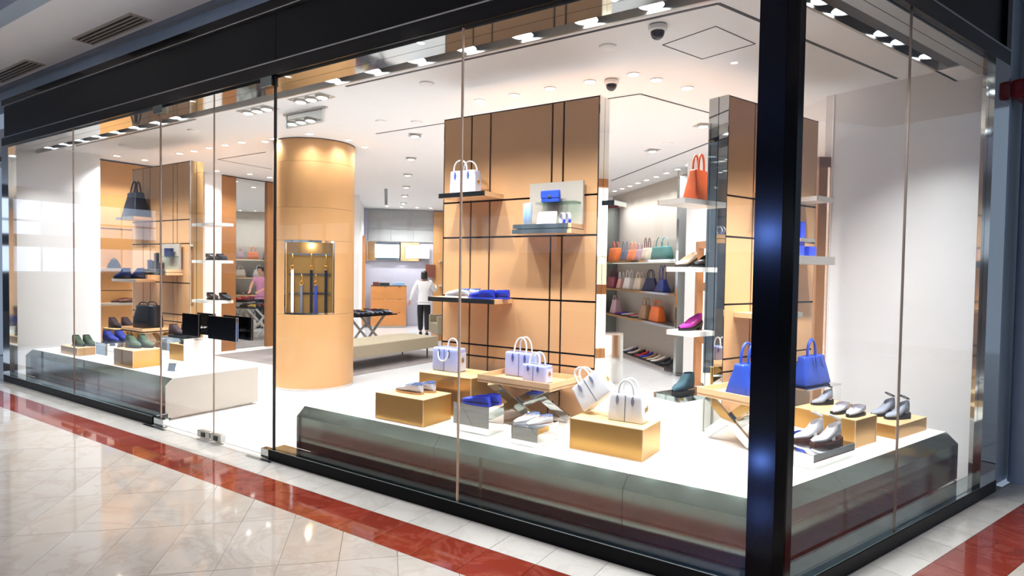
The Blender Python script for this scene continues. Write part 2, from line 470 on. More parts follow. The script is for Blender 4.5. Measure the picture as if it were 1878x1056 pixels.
cc = struct('trim_4', 'black glossy corner post where the two shop fronts meet')
MB().prism([(-.175, -.003), (-.045, -.003), (-.045, .09), (-.175, .09)], 0, 3.346).build('front_face', 'black_column', cc)
MB().prism([(-.045, .006), sp2(.02, -.006), sp2(.02, -.09), (-.05, .09)], 0, 3.346).build('corner_reveal', 'black_gloss', cc)
MB().prism([sp2(.02, .003), sp2(.072, .003), sp2(.072, -.09), sp2(.02, -.09)], 0, 3.346).build('side_face', 'black_column', cc)

# steel clad end posts
ep = struct('trim_5', 'brushed steel end post of the long shop front')
MB().box(XE, -10.127, -.002, .09, .097, 3.346).build('post_face', 'steel', ep)
MB().box(-10.6, -10.5, .1, .2, 0, 3.45).build('return_panel', 'steel', ep)
MB().box(-10.5, XE, .09, .1, .097, 3.346).build('post_back', 'black_matte', ep)
ep2 = struct('trim_6', 'brushed steel end post of the side shop front')
MB().prism([sp2(2.72, .002), sp2(TE, .002), sp2(TE, -.05), sp2(2.72, -.05)], .097, 3.346).build('post_face', 'steel', ep2)
MB().prism([sp2(3.06, -.05), sp2(3.16, -.05), sp2(3.16, -.195), sp2(3.10, -.195)], 0, 3.45).build('return_panel', 'steel', ep2)

# ------------------------------------------------------------------ glass
GY = 0.030
def pane(name, x0, x1, label, z0=.097, z1=3.34):
    o = sobj(name, MB().box(x0 + .003, x1 - .003, GY - .005, GY + .005, z0, z1), 'glass', label); return o
w = pane('window_1', -10.127, -8.137, 'tall shop window pane beside the far steel end post')
MB().box(-8.1395, -8.1345, GY - .007, GY + .008, .097, 3.34).build('seal', 'bronze', w)
w = pane('window_2', -8.137, -6.07, 'tall shop window pane in front of the boots display')
MB().box(-6.0735, -6.0685, GY - .007, GY + .008, .097, 3.34).build('seal', 'bronze', w)
w = pane('window_3', -4.15, -2.095, 'tall shop window pane beside the glass doors')
MB().box(-4.158, -4.142, GY - .01, GY + .01, .097, 3.346).build('seal', 'black_matte', w)
w = pane('window_4', -2.095, -.175, 'tall shop window pane beside the black corner post')
MB().box(-2.101, -2.089, GY - .008, GY + .006, .097, 3.34).build('seal', 'seal_pale', w)
def spane(name, t0, t1, label):
    return sobj(name, MB().prism([sp2(t0, -GY + .005), sp2(t1, -GY + .005), sp2(t1, -GY - .005), sp2(t0, -GY - .005)], .097, 3.34), 'glass', label)
w = spane('window_5', .072, 1.337, 'side shop window pane next to the black corner post')
MB().prism([sp2(1.3365, -GY + .007), sp2(1.3415, -GY + .007), sp2(1.3415, -GY - .007), sp2(1.3365, -GY - .007)], .097, 3.34).build('seal', 'bronze', w)
w = spane('window_6', 1.341, 2.72, 'side shop window pane next to the steel end post')

def door(name, x0, x1, hx0, hx1, px, label):
    d = sobj(name, MB().box(x0 + .004, x1 - .004, GY - .006, GY + .006, .02, 3.32), 'glass', label)
    MB().box(x0 + .002, x0 + .006, GY - .007, GY + .007, .02, 3.32).build('edge_seal', 'bronze', d)
    for yy, dx in ((-.045, 0), (.095, .02)):
        h = MB().box(hx0 + dx, hx1 + dx, yy, yy + .016, 1.012, 1.228).build('handle_plate', 'black_gloss', d, bevel=.003)
        MB().box(hx1 + dx - .012, hx1 + dx, yy - .002, yy + .018, 1.010, 1.230).build('plate_edge', 'steel', h)
        hm = (hx0 + hx1) / 2 + dx
        for k in (-.08, .08):
            MB().tube([(hm + k, yy + .008, 1.10), (hm + k, GY, 1.10)], .011, 10).build('standoff', 'steel', h, smooth=40)
    p = MB().box(px[0], px[1], GY - .028, GY + .028, .022, .088).build('patch_fitting', 'steel_satin', d, bevel=.004)
    MB().box((px[0] + px[1]) / 2 - .03, (px[0] + px[1]) / 2 + .03, GY - .034, GY - .028, .035, .075).build('lock', 'dark_trim', p)
    return d
d1 = door('door_1', -6.066, -5.09, -5.515, -5.215, (-5.33, -5.12), 'left glass door leaf with black handle plate')
d2 = door('door_2', -5.09, -4.158, -5.06, -4.60, (-5.09, -4.93), 'right glass door leaf with black handle plate')
MB().box(-6.16, -5.97, GY - .03, GY + .03, .012, .09).build('pivot_shoe', 'steel', d1, bevel=.003)
MB().box(-6.15, -5.98, GY - .035, GY + .035, 3.26, 3.345).build('top_pivot', 'steel_dark', d1, bevel=.003)
MB().box(-4.30, -4.19, GY - .03, GY + .03, .012, .09).build('pivot_shoe', 'steel', d2, bevel=.003)
MB().box(-4.32, -4.16, GY - .035, GY + .035, 3.26, 3.345).build('top_pivot', 'steel_dark', d2, bevel=.003)
th = struct('trim_7', 'flush metal threshold of the shop doors')
MB().box(-6.19, -4.19, -.012, .07, -.01, .003).build('threshold', 'marble_border', th)
MB().box(-6.3, -5.86, -.05, -.02, -.01, .005).build('floor_plate', 'steel', th)
MB().box(-4.45, -4.1, -.05, -.02, -.01, .005).build('floor_plate', 'steel', th)
MB().box(-6.19, -4.19, .07, .078, -.01, .004).build('threshold_line', 'dark_trim', th)

# ------------------------------------------------------------------ shop ceiling
ZC = 3.45
cp = [(-13.7, .47), cor(.47, .385), sp2(3.3, -.385), sp2(3.3, -1.2), (-2.1, 7.2), (-8.6, 13.7), (-13.7, 13.7)]
ceil = sobj('ceiling', MB().prism(cp, ZC, ZC + .3), 'ceiling_paint', 'white plaster ceiling of the shop')
band2(.315, .47, .205, .385, 3.72, 3.76, 'trough_lid', 'black_matte', ceil, mf='ceiling_paint')
band2(.30, .315, .19, .205, 3.346, 3.76, 'trough_side', 'black_matte', ceil, mf='ceiling_paint')
band2(.455, .475, .37, .39, 3.335, 3.72, 'trough_lip', 'steel_satin', ceil)
MB().prism([sp2(2.70, -.19), sp2(3.3, -.19), sp2(3.3, -.39), sp2(2.70, -.39)], 3.335, 3.72).build('trough_end', 'ceiling_paint', ceil)
def slot(p, q, w=.024):
    d = Vector((q[0] - p[0], q[1] - p[1])).normalized(); n = Vector((-d.y, d.x)) * w / 2
    MB().prism([(p[0] + n.x, p[1] + n.y), (q[0] + n.x, q[1] + n.y), (q[0] - n.x, q[1] - n.y), (p[0] - n.x, p[1] - n.y)], ZC - .004, ZC + .01).build('air_slot', 'dark_trim', ceil)
for p, q, w_ in (((-4.125, .79), (-.601, .79), .024), ((-.601, .79), (.325, 3.14), .024), ((-9.97, .77), (-6.74, .77), .024), ((-5.4, 2.415), (-3.2, 2.415), .02), ((-2.3, 2.44), (-1.79, 2.446), .02),
                ((-1.79, 2.446), (-1.41, 3.505), .02), ((-4.42, 7.6), (-1.86, 5.05), .03), ((-9.13, 2.48), (-7.85, 2.48), .02), ((-9.13, 2.48), (-9.2, 3.55), .012), ((-9.27, 6.45), (-11.67, 8.85), .07)):
    slot(p, q, w_)
hp = [(-1.158, 1.304), (-.99, 1.771), (-.552, 1.642), (-.715, 1.155)]
for i in range(4): slot(hp[i], hp[(i + 1) % 4], .006)

# ------------------------------------------------------------------ shop walls
wl = struct('wall_left', 'left shop wall of white plaster, tan leather and mirror')
MB().box(-10.62, -10.5, .2, 1.31, 0, ZC).build('white_wall', 'white_paint', wl)
MB().box(-11.0, -10.85, 1.31, 3.12, 0, 3.42).build('leather_panel', 'leather_wall', wl)
MB().box(-10.849, -10.84, 1.32, 3.12, 2.30, 2.306).box(-10.849, -10.842, 1.32, 3.12, 1.25, 1.256).build('seam', 'dark_trim', wl)
MB().box(-10.85, -10.6, 1.29, 1.31, 0, ZC).build('return_wall', 'white_paint', wl)
MB().box(-11.0, -10.62, 3.12, 3.45, 0, ZC).build('white_pier', 'white_paint', wl)
MB().box(-10.9, -10.64, 3.45, 3.76, .04, 3.43).build('frame_board', 'wood_frame', wl)
MB().box(-10.9, -10.69, 3.76, 4.46, .04, 3.43).build('wall_mirror', 'mirror', wl)
MB().box(-10.72, -10.675, 3.76, 3.785, .04, 3.43).build('mirror_edge', 'dark_trim', wl)
MB().box(-10.9, -10.64, 4.46, 4.72, .04, 3.43).build('frame_board', 'wood_frame', wl)
MB().box(-11.0, -10.7, 4.72, 7.0, 0, ZC).build('white_wall', 'white_paint', wl)
MB().box(-10.7, -10.6, 3.45, 4.72, 0, .04).build('skirting', 'white_paint', wl)
wb = struct('wall_back_left', 'white shop wall running back at an angle')
MB().prism([(-10.7, 6.9), (-12.75, 9.05), (-12.95, 8.85), (-10.9, 6.75)], 0, ZC).build('white_wall', 'white_paint', wb)
MB().prism([(-12.35, 8.63), (-12.70, 8.995), (-12.66, 9.03), (-12.31, 8.665)], .1, 2.6).build('lit_recess', 'lit_panel', wb)
MB().prism([(-12.30, 8.58), (-12.34, 8.62), (-12.28, 8.68), (-12.24, 8.64)], .1, 2.6).build('recess_frame', 'wood_orange', wb)
wk = struct('wall_back', 'grey and lilac back wall behind the cash counter')
def dg(u, k): return ((u - k) / 2, (u + k) / 2)        # x+y=u, y-x=k
MB().prism([dg(-4.2, 22.25), dg(3.4, 22.25), dg(3.4, 22.55), dg(-4.2, 22.55)], 0, ZC).build('lilac_wall', 'lilac_wall', wk)
for i in range(3):
    u0 = -3.55 + i * .93
    MB().prism([dg(u0, 22.21), dg(u0 + .92, 22.21), dg(u0 + .92, 22.25), dg(u0, 22.25)], 2.86, 3.42).build('panel', 'grey_panel', wk)
    MB().prism([dg(u0, 22.21), dg(u0 + .92, 22.21), dg(u0 + .92, 22.25), dg(u0, 22.25)], 2.49, 2.85).build('panel', 'grey_panel', wk)
MB().prism([dg(-.86, 22.1), dg(3.4, 22.1), dg(3.4, 22.25), dg(-.86, 22.25)], 0, 3.40).build('leather_panel', 'leather_wall', wk)
MB().prism([dg(3.4, 18), dg(3.4, 22.5), dg(3.6, 22.5), dg(3.6, 18)], 0, ZC).build('white_wall', 'white_paint', wk)
wr = struct('wall_back_right', 'linen clad wall behind the lit handbag shelves')
MB().prism([(-9.0, 13.5), (-5.35, 9.85), (-5.2, 10.0), (-8.85, 13.65)], 0, ZC).build('white_wall', 'white_paint', wr)
MB().prism([dg(4.5, 15.35), dg(4.5, 9.45), dg(4.7, 9.45), dg(4.7, 15.35)], 0, ZC).build('linen_panel', 'linen_wall', wr)
w2 = struct('wall_right', 'white angled shop wall behind the side window display')
q0, q1 = Vector((-2.55, 6.36)), Vector((-.19, 3.40)); dr = (q1 - q0).normalized(); nr = Vector((dr.y, -dr.x)) * -1
nr = Vector((-dr.y, dr.x)); nr = nr if nr.x > 0 else -nr       # pointing out of the shop
def wq(u, v): return (q0.x + dr.x * u - nr.x * v, q0.y + dr.y * u - nr.y * v)   # u along the wall, v into the shop
LW = (q1 - q0).length
MB().prism([wq(0, 0), wq(LW, 0), wq(LW, -.2), wq(0, -.2)], 0, ZC).build('white_wall', 'white_paint', w2)
MB().prism([wq(0, 0), wq(.2, -.2), (-2.25, 7.1), (-2.42, 6.97)], 0, ZC).build('white_return', 'white_paint', w2)
MB().prism([sp2(3.12, -.195), sp2(3.12, -1.47), sp2(3.3, -1.47), sp2(3.3, -.195)], 0, ZC).build('white_wall', 'white_paint', w2)

# ------------------------------------------------------------------ mall: ceiling, bulkhead, end wall, neighbour wall
mc = struct('ceiling_mall', 'pale mall ceiling outside the shop')
MB().prism([(-34, 0), (0, 0), sp2(8, 0), sp2(8, 3), (5, -.85), (-34, -.85)], 4.15, 4.25).build('ceiling_edge', 'mall_paint', mc)
MB().box(-34, 14, -1.02, -.85, 4.15, 4.45).build('riser', 'mall_blue', mc)
MB().box(-34, 14, -26, -1.02, 4.40, 4.50).build('ceiling_field', 'mall_paint', mc)
MB().box(-34, 0.05, -.002, .3, 3.99, 4.15).build('bulkhead', 'mall_blue', mc)
MB().prism([(0, 0), sp2(8, 0), sp2(8, -.3), (0, .3)], 3.99, 4.15).build('bulkhead', 'mall_blue', mc)
MB().box(-34, -.2, -.055, -.002, 4.10, 4.15).build('cornice', 'mall_grey', mc)
we = struct('wall_mall_end', 'glazed end wall of the mall hall')
MB().box(-26.3, -26.05, -14, 0, 0, 1.35).box(-26.3, -26.05, -14, 0, 1.35 + 3.1, 4.5).build('white_wall', 'mall_grey', we)
for k in range(5):
    y = -3.2 - 1.35 * k
    for z0, z1 in ((1.4, 2.28), (2.72, 3.18), (3.26, 3.95)):
        if (k, z0) in ((2, 2.72),): continue
        MB().box(-26.2, -26.12, y - 1.25, y, z0, z1).build('glow_pane', 'window_light', we)
MB().box(-26.15, -26.05, -14, 0, 2.28, 2.72).box(-26.15, -26.05, -14, 0, 3.95, 4.5).build('spandrel', 'mall_grey', we)
wo = struct('wall_mall_opposite', 'far wall of the mall hall')
MB().box(-34, 14, -20.3, -20, 0, 4.5).build('wall_face', 'mall_paint', wo)
for k in range(20):  # glowing panes added to light the mall ceiling, not known windows
    MB().box(-32 + 2.2 * k, -30.2 + 2.2 * k, -20.0, -19.94, 2.5, 4.2).build('glow_pane', 'mall_fill', wo)
wn_ = struct('wall_mall_side', 'blue grey panelled mall wall beyond the side shop front')
MB().prism([sp2(TE + .005, -.02), sp2(TE + .12, -.02), sp2(TE + .12, -.045), sp2(TE + .005, -.045)], 0, 3.99).build('wall_panel', 'mall_blue', wn_)
for k in range(22):
    MB().prism([sp2(TE + .13 + .42 * k, -.06), sp2(TE + .54 + .42 * k, -.06), sp2(TE + .54 + .42 * k, -.18), sp2(TE + .13 + .42 * k, -.18)], 0, 3.99).build('wall_panel', 'mall_blue', wn_)
tag(MB().lathe([(.075, 0), (.075, .02), (.07, .03), (.07, 3.99)], 20).build('service_pipe', 'mall_blue', loc=sp(TE + .47, .03), smooth=40), 'blue grey vertical pipe beside the side shop front', 'pipe')
# ------------------------------------------------------------------ ceiling lights
ring_me = MB().lathe([(.058, 0), (.062, -.006), (.05, -.008), (.045, 0)], 20, cap=False).mesh('trim_ring', 50)
lamp_me = MB().lathe([(.045, -.0005), (.044, -.003)], 20).mesh('lamp', 50)
def spot(loc, w=SPOT_W, ang=120, aim=None, c=(.97, .985, 1), r=.04, blend=.9):
    l = bpy.data.lights.new('spot', 'SPOT'); l.energy = w; l.spot_size = math.radians(ang); l.spot_blend = blend
    l.color = c; l.shadow_soft_size = r
    o = bpy.data.objects.new('spot_light', l); col.objects.link(o); o.location = loc
    if aim:
        o.rotation_euler = (Vector(aim) - Vector(loc)).to_track_quat('-Z', 'Y').to_euler()
    return o
def downlight(x, y, label, group, w=SPOT_W, ang=120):
    t = thing('downlight', label, 'light', (x, y, ZC), 0, group)
    obj('trim_ring', ring_me, 'white_paint', t); obj('lamp', lamp_me, 'lamp_glow', t)
    spot((x, y, ZC - .03), w, ang)
for x, y in ((-3.3, 1.84), (-2.88, 1.85), (-2.46, 1.84), (-2.04, 1.84), (-1.62, 1.85), (-1.5, 2.1), (-1.34, 2.48)):
    downlight(x, y, 'small round ceiling downlight above the tan display wall behind the lilac bags', 'downlights behind the lilac bag wall')
for x, y in ((-6.17, 1.97), (-6.0, 2.49), (-6.18, 2.95), (-6.86, 1.93)):
    downlight(x, y, 'small round ceiling downlight close round the leather column', 'downlights round the column', 26, 150)
for x, y in ((-10.3, 1.47), (-10.3, 1.9), (-9.16, 1.87), (-8.75, 1.87), (-8.3, 1.85), (-7.88, 1.85), (-7.48, 1.85), (-7.13, 1.98)):
    downlight(x, y, 'small round ceiling downlight above the display wall with the black tote', 'downlights behind the black tote wall')
for x, y in ((-10.3, 3.16), (-10.1, 3.7), (-10.12, 4.14), (-9.6, 4.9)):
    downlight(x, y, 'small round ceiling downlight in front of the tall wall mirror', 'downlights by the wall mirror', SPOT_W * .5)
for x, y in ((-4.97, 9.0), (-4.68, 8.73), (-4.38, 8.43), (-4.08, 8.11), (-3.79, 7.82), (-3.49, 7.52), (-3.19, 7.2), (-2.89, 6.9), (-2.6, 6.58)):
    downlight(x, y, 'small round ceiling downlight in the row before the handbag shelf wall', 'downlights along the handbag shelves', SPOT_W * .4)
for x, y in ((-11.98, 9.18), (-11.72, 9.5), (-11.4, 9.8), (-11.15, 10.1)):
    downlight(x, y, 'small round ceiling downlight above the cash counter', 'downlights above the counter')
def recessed(x, y, rz, n, label, group=None, w=SPOT_W):
    t = thing('recessed_spotlight', label, 'light', (x, y, ZC), rz, group)
    L = .17 * n
    MB().box(-L / 2, L / 2, -.10, -.085, -.006, 0).box(-L / 2, L / 2, .085, .10, -.006, 0).box(-L / 2, -L / 2 + .015, -.085, .085, -.006, 0).box(L / 2 - .015, L / 2, -.085, .085, -.006, 0).build('frame', 'steel_satin', t)
    for k in range(n):
        c = (-L / 2 + .085 + .17 * k, 0)
        h = MB().lathe([(.07, -.001), (.068, -.02), (.055, -.024)], 16, c).build('lamp_housing', 'steel_satin', t, smooth=40)
        MB().lathe([(.054, -.0235), (.04, -.030)], 16, c).build('lamp', 'lamp_glow', h, smooth=60)
    spot((x, y, ZC - .06), w * (1 + .5 * (n - 1)), 130)
for x, y in ((-5.0, 2.72), (-6.21, 3.95), (-7.42, 5.17), (-8.61, 6.39), (-9.72, 7.52), (-10.93, 8.75)):
    recessed(x, y, math.radians(45), 1, 'square recessed ceiling spotlight in the line leading to the cash counter', 'square spotlights towards the counter', SPOT_W * 1.2)
recessed(-2.68, 5.15, math.radians(45), 1, 'square recessed ceiling spotlight in front of the handbag shelf wall', 'square spotlights near the handbag shelves', SPOT_W * 1.2)
recessed(-1.63, 4.01, math.radians(45), 1, 'square recessed ceiling spotlight in front of the handbag shelf wall', 'square spotlights near the handbag shelves', SPOT_W * 1.2)
recessed(-5.68, .885, 0, 3, 'three lamp recessed spotlight above the left glass door leaf')
recessed(-4.76, .885, 0, 3, 'three lamp recessed spotlight above the right glass door leaf')
cone_me = MB().lathe([(.035, .22), (.045, .12), (.075, .0), (.082, -.004), (.072, .002)], 20, cap=False).mesh('shade', 50)
disc_me = MB().lathe([(.07, .006), (.06, .0)], 20).mesh('lamp', 50)
def cone(loc, label, group, aim, w):
    t = thing('display_spotlight', label, 'light', loc, 0, group)
    obj('shade', cone_me, 'white_paint', t); obj('lamp', disc_me, 'lamp_glow_cool', t)
    spot((loc[0], loc[1], loc[2] - .03), w, 100, aim, (.97, .985, 1), .05, .8)
for x in (-9.95, -9.45, -8.95, -8.45, -7.95, -7.45, -6.95, -6.5):
    cone((x, .385, 3.36), 'white cone spotlight in the ceiling trough over the boots window', 'trough spotlights over the boots window', (x + .1, .75, .4), SPOT_W * .8)
for x in (-3.85, -3.35, -2.85, -2.35, -1.85, -1.35, -.9):
    cone((x, .385, 3.36), 'white cone spotlight in the ceiling trough over the lilac bag window', 'trough spotlights over the lilac bag window', (x, .8, .4), SPOT_W * .8)
for t_ in (.80, 1.05, 1.62, 1.88, 2.35):
    p = sp(t_, -.29, 3.36)
    q = sp(t_, -.55, .4)
    cone(p, 'white cone spotlight in the black ceiling trough over the side window', 'trough spotlights over the side window', q, SPOT_W * 1.3)
def dome(x, y, label):
    t = thing('security_camera', label, 'camera', (x, y, ZC))
    MB().lathe([(.055, 0), (.068, -.012), (.066, -.035), (.05, -.045)], 24).build('base', 'white_paint', t, smooth=45)
    MB().lathe([(.05, -.044), (.049, -.06), (.04, -.082), (.022, -.097), (.003, -.102)], 24).build('dome', 'dome_dark', t, smooth=60)
dome(-1.06, .93, 'white ceiling camera dome nearest the black corner post')
dome(-1.85, 1.90, 'white ceiling camera dome between the two tan display walls')
sm = MB().lathe([(.07, 0), (.068, -.012), (.05, -.02)], 24).mesh('smoke_detector', 45)
for x, y in ((-9.25, 1.1), (-7.36, 1.09), (-4.84, 1.96), (-3.38, 1.11), (-4.5, 2.2), (-1.53, 1.12), (-2.33, 4.79)):
    tag(obj('smoke_detector', sm, 'white_paint', None, (x, y, ZC)), 'flat white round detector disc on the shop ceiling', 'detector', 'detector discs on the shop ceiling')
t = thing('hanging_sign', 'clear glass sign plate hanging under the ceiling above the doors', 'sign', (-5.24, 1.18, ZC))
MB().box(-.36, .36, -.02, .02, -.018, 0).build('mount_rail', 'steel_satin', t)
MB().box(-.31, .31, -.005, .005, -.165, -.018).build('glass_plate', 'steel', t)
for x in (-.33, .31): MB().box(x, x + .02, -.012, .012, -.165, -.018).build('side_bracket', 'white_paint', t)
def vent(x0, x1, label):
    t = thing('air_vent', label, 'vent', ((x0 + x1) / 2, -.22, 4.15)); L = (x1 - x0) / 2
    MB().box(-L, L, -.085, .085, -.004, 0).build('backing', 'black_matte', t)
    MB().box(-L - .03, L + .03, -.105, -.082, -.012, 0).box(-L - .03, L + .03, .082, .105, -.012, 0).box(-L - .03, -L, -.082, .082, -.012, 0).box(L, L + .03, -.082, .082, -.012, 0).build('frame', 'platform_end', t)
    for k in range(3):
        y = -.045 + .045 * k
        MB().box(-L, L, y - .008, y + .008, -.016, -.004).build('slat', 'platform_end', t)
vent(-7.2, -5.97, 'slatted air vent in the mall ceiling above the glass doors')
vent(-9.9, -8.55, 'slatted air vent in the mall ceiling above the boots window')
t = thing('alarm_bell', 'dark red fire alarm bell on the blue grey mall wall', 'alarm', sp(TE + .2, .0, 3.19), ROTS)
MB().box(-.13, .16, -.1, .02, -.08, .07).build('housing', 'bell_red', t, bevel=.03)
MB().tube([(.16 + .0, -.04, .09 + .04 * math.sin(a / 8 * 6.283) - .0) if False else (.06 + .05 * math.cos(a / 12 * 6.283), -.06, .085 + .045 * math.sin(a / 12 * 6.283)) for a in range(12)], .009, 6, True).build('hook_ring', 'bell_red', t, smooth=60)
# mall downlights
for x, y in ((-9.5, -2.2), (-7.0, -2.2), (-4.5, -2.2), (-2.0, -2.2), (.6, -2.2), (-5.5, -4.8), (-1.5, -4.8), (2.5, -4.8), (3.2, -1.6)):
    t = thing('mall_downlight', 'round downlight in the mall ceiling outside the shop front', 'light', (x, y, 4.40), 0, 'mall ceiling downlights')
    obj('trim_ring', ring_me, 'white_paint', t); obj('lamp', lamp_me, 'lamp_glow', t)
    spot((x, y, 4.36), 60, 140, c=(1, .98, .96))

t = thing('floor_uplight', 'small blue white uplight set in the mall floor before the corner post', 'light', (-.60, -2.55, 0))
MB().lathe([(.075, .0), (.075, .008), (.05, .012), (.05, .004)], 24, cap=False).build('ring', 'steel_satin', t, smooth=40)
MB().lathe([(.05, .004), (.048, .02), (.038, .038), (.022, .048), (.003, .052)], 24).build('lens', 'blue_lens', t, smooth=60)
t = thing('blue_lamp', 'blue white lamp hanging in the mall hall opposite the corner post', 'light', (-1.6, -7.85, 2.38))
MB().lathe([(.012, .12), (.012, 2.02)], 10).build('rod', 'dark_trim', t)
MB().lathe([(.02, -.12), (.09, -.08), (.12, 0), (.09, .08), (.02, .12)], 20).build('globe', 'blue_lens', t, smooth=60)

# ------------------------------------------------------------------ platforms
ZP, ZL = 0.457, 0.380
pr = thing('display_platform', 'low white corner platform with mirrored steel front holding the lilac and white bags', 'platform', (0, 0, 0))
B_ = 1.26
inner = cor(B_, 1.335)
MB().prism([(-4.019, .25), cor(.25, .265), sp2(2.82, -.265), sp2(2.82, -1.335), inner, (-4.019, B_)], ZL - .3, ZP).build('top', 'platform_white', pr)
def skirt(par, A0, A1, B0, B1, z0=.099):
    """steel face A0-A1 with chamfer up to B0-B1 (B set back)"""
    MB().add([(*A0, z0), (*A1, z0), (*A1, ZL), (*A0, ZL), (*B0, ZL), (*B1, ZL), (*B0, z0), (*B1, z0)], [(0, 1, 2, 3), (3, 2, 5, 4), (0, 3, 4, 6), (1, 7, 5, 2), (0, 6, 7, 1)]).build('front_face', 'steel_skirt', par)
    MB().add([(*A0, ZL), (*A1, ZL), (*B1, ZP), (*B0, ZP), (*B1, ZL), (*B0, ZL)], [(0, 1, 2, 3), (1, 4, 2), (0, 3, 5), (0, 5, 4, 1)]).build('chamfer', 'steel_skirt', par)
g = .0015
skirt(pr, (-4.019, .165), (-2.43 - g, .165), (-4.019, .25), (-2.43 - g, .25))
skirt(pr, (-2.43 + g, .165), (-.93 - g, .165), (-2.43 + g, .25), (-.93 - g, .25))
skirt(pr, (-.93 + g, .165), cor(.165, .18), (-.93 + g, .25), cor(.25, .265))
skirt(pr, cor(.165, .18), sp2(1.0 - g, -.18), cor(.25, .265), sp2(1.0 - g, -.265))
skirt(pr, sp2(1.0 + g, -.18), sp2(2.82, -.18), sp2(1.0 + g, -.265), sp2(2.82, -.265))
MB().box(-4.0, -1.0, .3, B_ - .02, 0, ZL - .25).build('plinth', 'platform_end', pr)
plf = thing('display_platform', 'low white platform with mirrored steel front holding the suede boots', 'platform', (0, 0, 0))
MB().add([(-6.243, .165, .03), (-6.243, 1.285, .03), (-6.243, 1.285, ZP), (-6.243, .25, ZP), (-6.243, .165, ZL),
          (-6.26, .166, .03), (-6.26, 1.285, .03), (-6.26, 1.285, ZP - .001), (-6.26, .25, ZP - .001), (-6.26, .166, ZL)],
         [(0, 1, 2, 3, 4), (9, 8, 7, 6, 5), (0, 5, 6, 1), (1, 6, 7, 2), (2, 7, 8, 3), (3, 8, 9, 4), (4, 9, 5, 0)]).build('end_panel', 'platform_end', plf)
MB().box(-10.07, -6.26, .25, 1.285, .1, ZP).build('top', 'platform_white', plf)
skirt(plf, (-10.07, .165), (-8.137 - g, .165), (-10.07, .25), (-8.137 - g, .25))
skirt(plf, (-8.137 + g, .165), (-6.26, .165), (-8.137 + g, .25), (-6.26, .25))
MB().box(-10.0, -6.3, .25, 1.24, 0, .1).build('plinth', 'steel_satin', plf)

# ------------------------------------------------------------------ tan panel display walls
ROWS = [.02, .90, 1.005, 1.45, 2.0, 2.331, 3.127]
def panel_wall(loc, rz, cols, label, th=.185):
    w = thing('panel_wall', label, 'display wall', loc, rz)
    W = cols[-1]
    MB().box(.004, W - .004, .012, th - .012, 0, 3.133).build('core', 'black_gloss', w)
    for i in range(len(cols) - 1):
        for j in range(len(ROWS) - 1):
            MB().box(cols[i] + .009, cols[i + 1] - .009, 0, .012, ROWS[j] + .008, ROWS[j + 1] - .008).build('panel', 'leather', w)
    MB().box(.006, W - .006, th - .012, th, .02, 3.127).build('back_panel', 'leather', w)
    for x in (-.003, W - .003):
        for y0, y1 in ((0, th / 2 - .003), (th / 2 + .003, th)):
            MB().box(x, x + .006, y0, y1, 0, 3.133).build('edge_mirror', 'mirror', w)
    return w
COLS = [0, .33, .545, 1.19, 1.30, 1.63]
panel_wall((-3.29, 1.27, 0), 0, COLS, 'tall tan leather panel wall with black joints behind the lilac bags')
panel_wall((-9.42, 1.295, 0), 0, [c * .985 for c in COLS], 'tall tan leather panel wall with black joints behind the boots display')
p_ = sp(1.385, -1.35)
panel_wall(p_, ROTS, [0, .365, .58, .93, 1.04, 1.37], 'tall tan leather panel wall with mirrored edge behind the royal blue bags')
def shelf(loc, rz, w, d, label, top='tan', front='steel_dark', th=.04):
    """board reaching d out from a wall face (local -y)"""
    s = thing('wall_shelf', label, 'shelf', loc, rz)
    MB().box(0, w, -d + .01, -.001, -th, 0).build('board', top, s)
    MB().box(0, w, -d, -d + .01, -th, .0005).build('front_plate', front, s)
    return s
shelf((-3.106, 1.27, 2.38), 0, .511, .29, 'tan shelf with mirrored front carrying the upright lilac bag on the panel wall')
shelf((-3.221, 1.27, 1.447), 0, .743, .288, 'wide shelf with dark mirrored front carrying white and cobalt loafers')
shelf((-9.34, 1.295, 2.388), 0, .53, .265, 'tan shelf with pale front carrying the big black tote', front='steel_satin')
shelf((-9.44, 1.295, 1.487), 0, .71, .28, 'tan shelf carrying the navy suede boots', front='steel_satin')
# stepped display brackets with grey back panel
def bracket(loc, w, label, glass=True):
    b = thing('display_bracket', label, 'shelf', loc)
    MB().box(0, w, -.225, -.001, -.036, 0).build('upper_board', 'tan', b); MB().box(0, w, -.225, -.001, -.078, -.042).build('lower_board', 'tan', b)
    MB().box(-.002, w - .03, -.235, -.225, -.036, .0).build('upper_plate', 'glass_green' if False else 'steel_dark', b)
    MB().box(-.01, w - .04, -.235, -.225, -.078, -.042).build('lower_plate', 'steel_dark', b)
    MB().box(w - .5, w + .012, -.055, -.03, 0, .36).build('back_panel', 'grey_panel' if False else 'platform_end', b)
    MB().box(w - .37, w - .005, -.17, -.055, .168, .184).build('glass_shelf', 'glass_green', b)
    return b
bracket((-2.331, 1.27, 2.085), .55, 'stepped mirrored bracket with grey back panel holding the blue clutch')
bracket((-8.60, 1.295, 1.637), .61, 'stepped bracket with grey back panel holding small dark boxes')
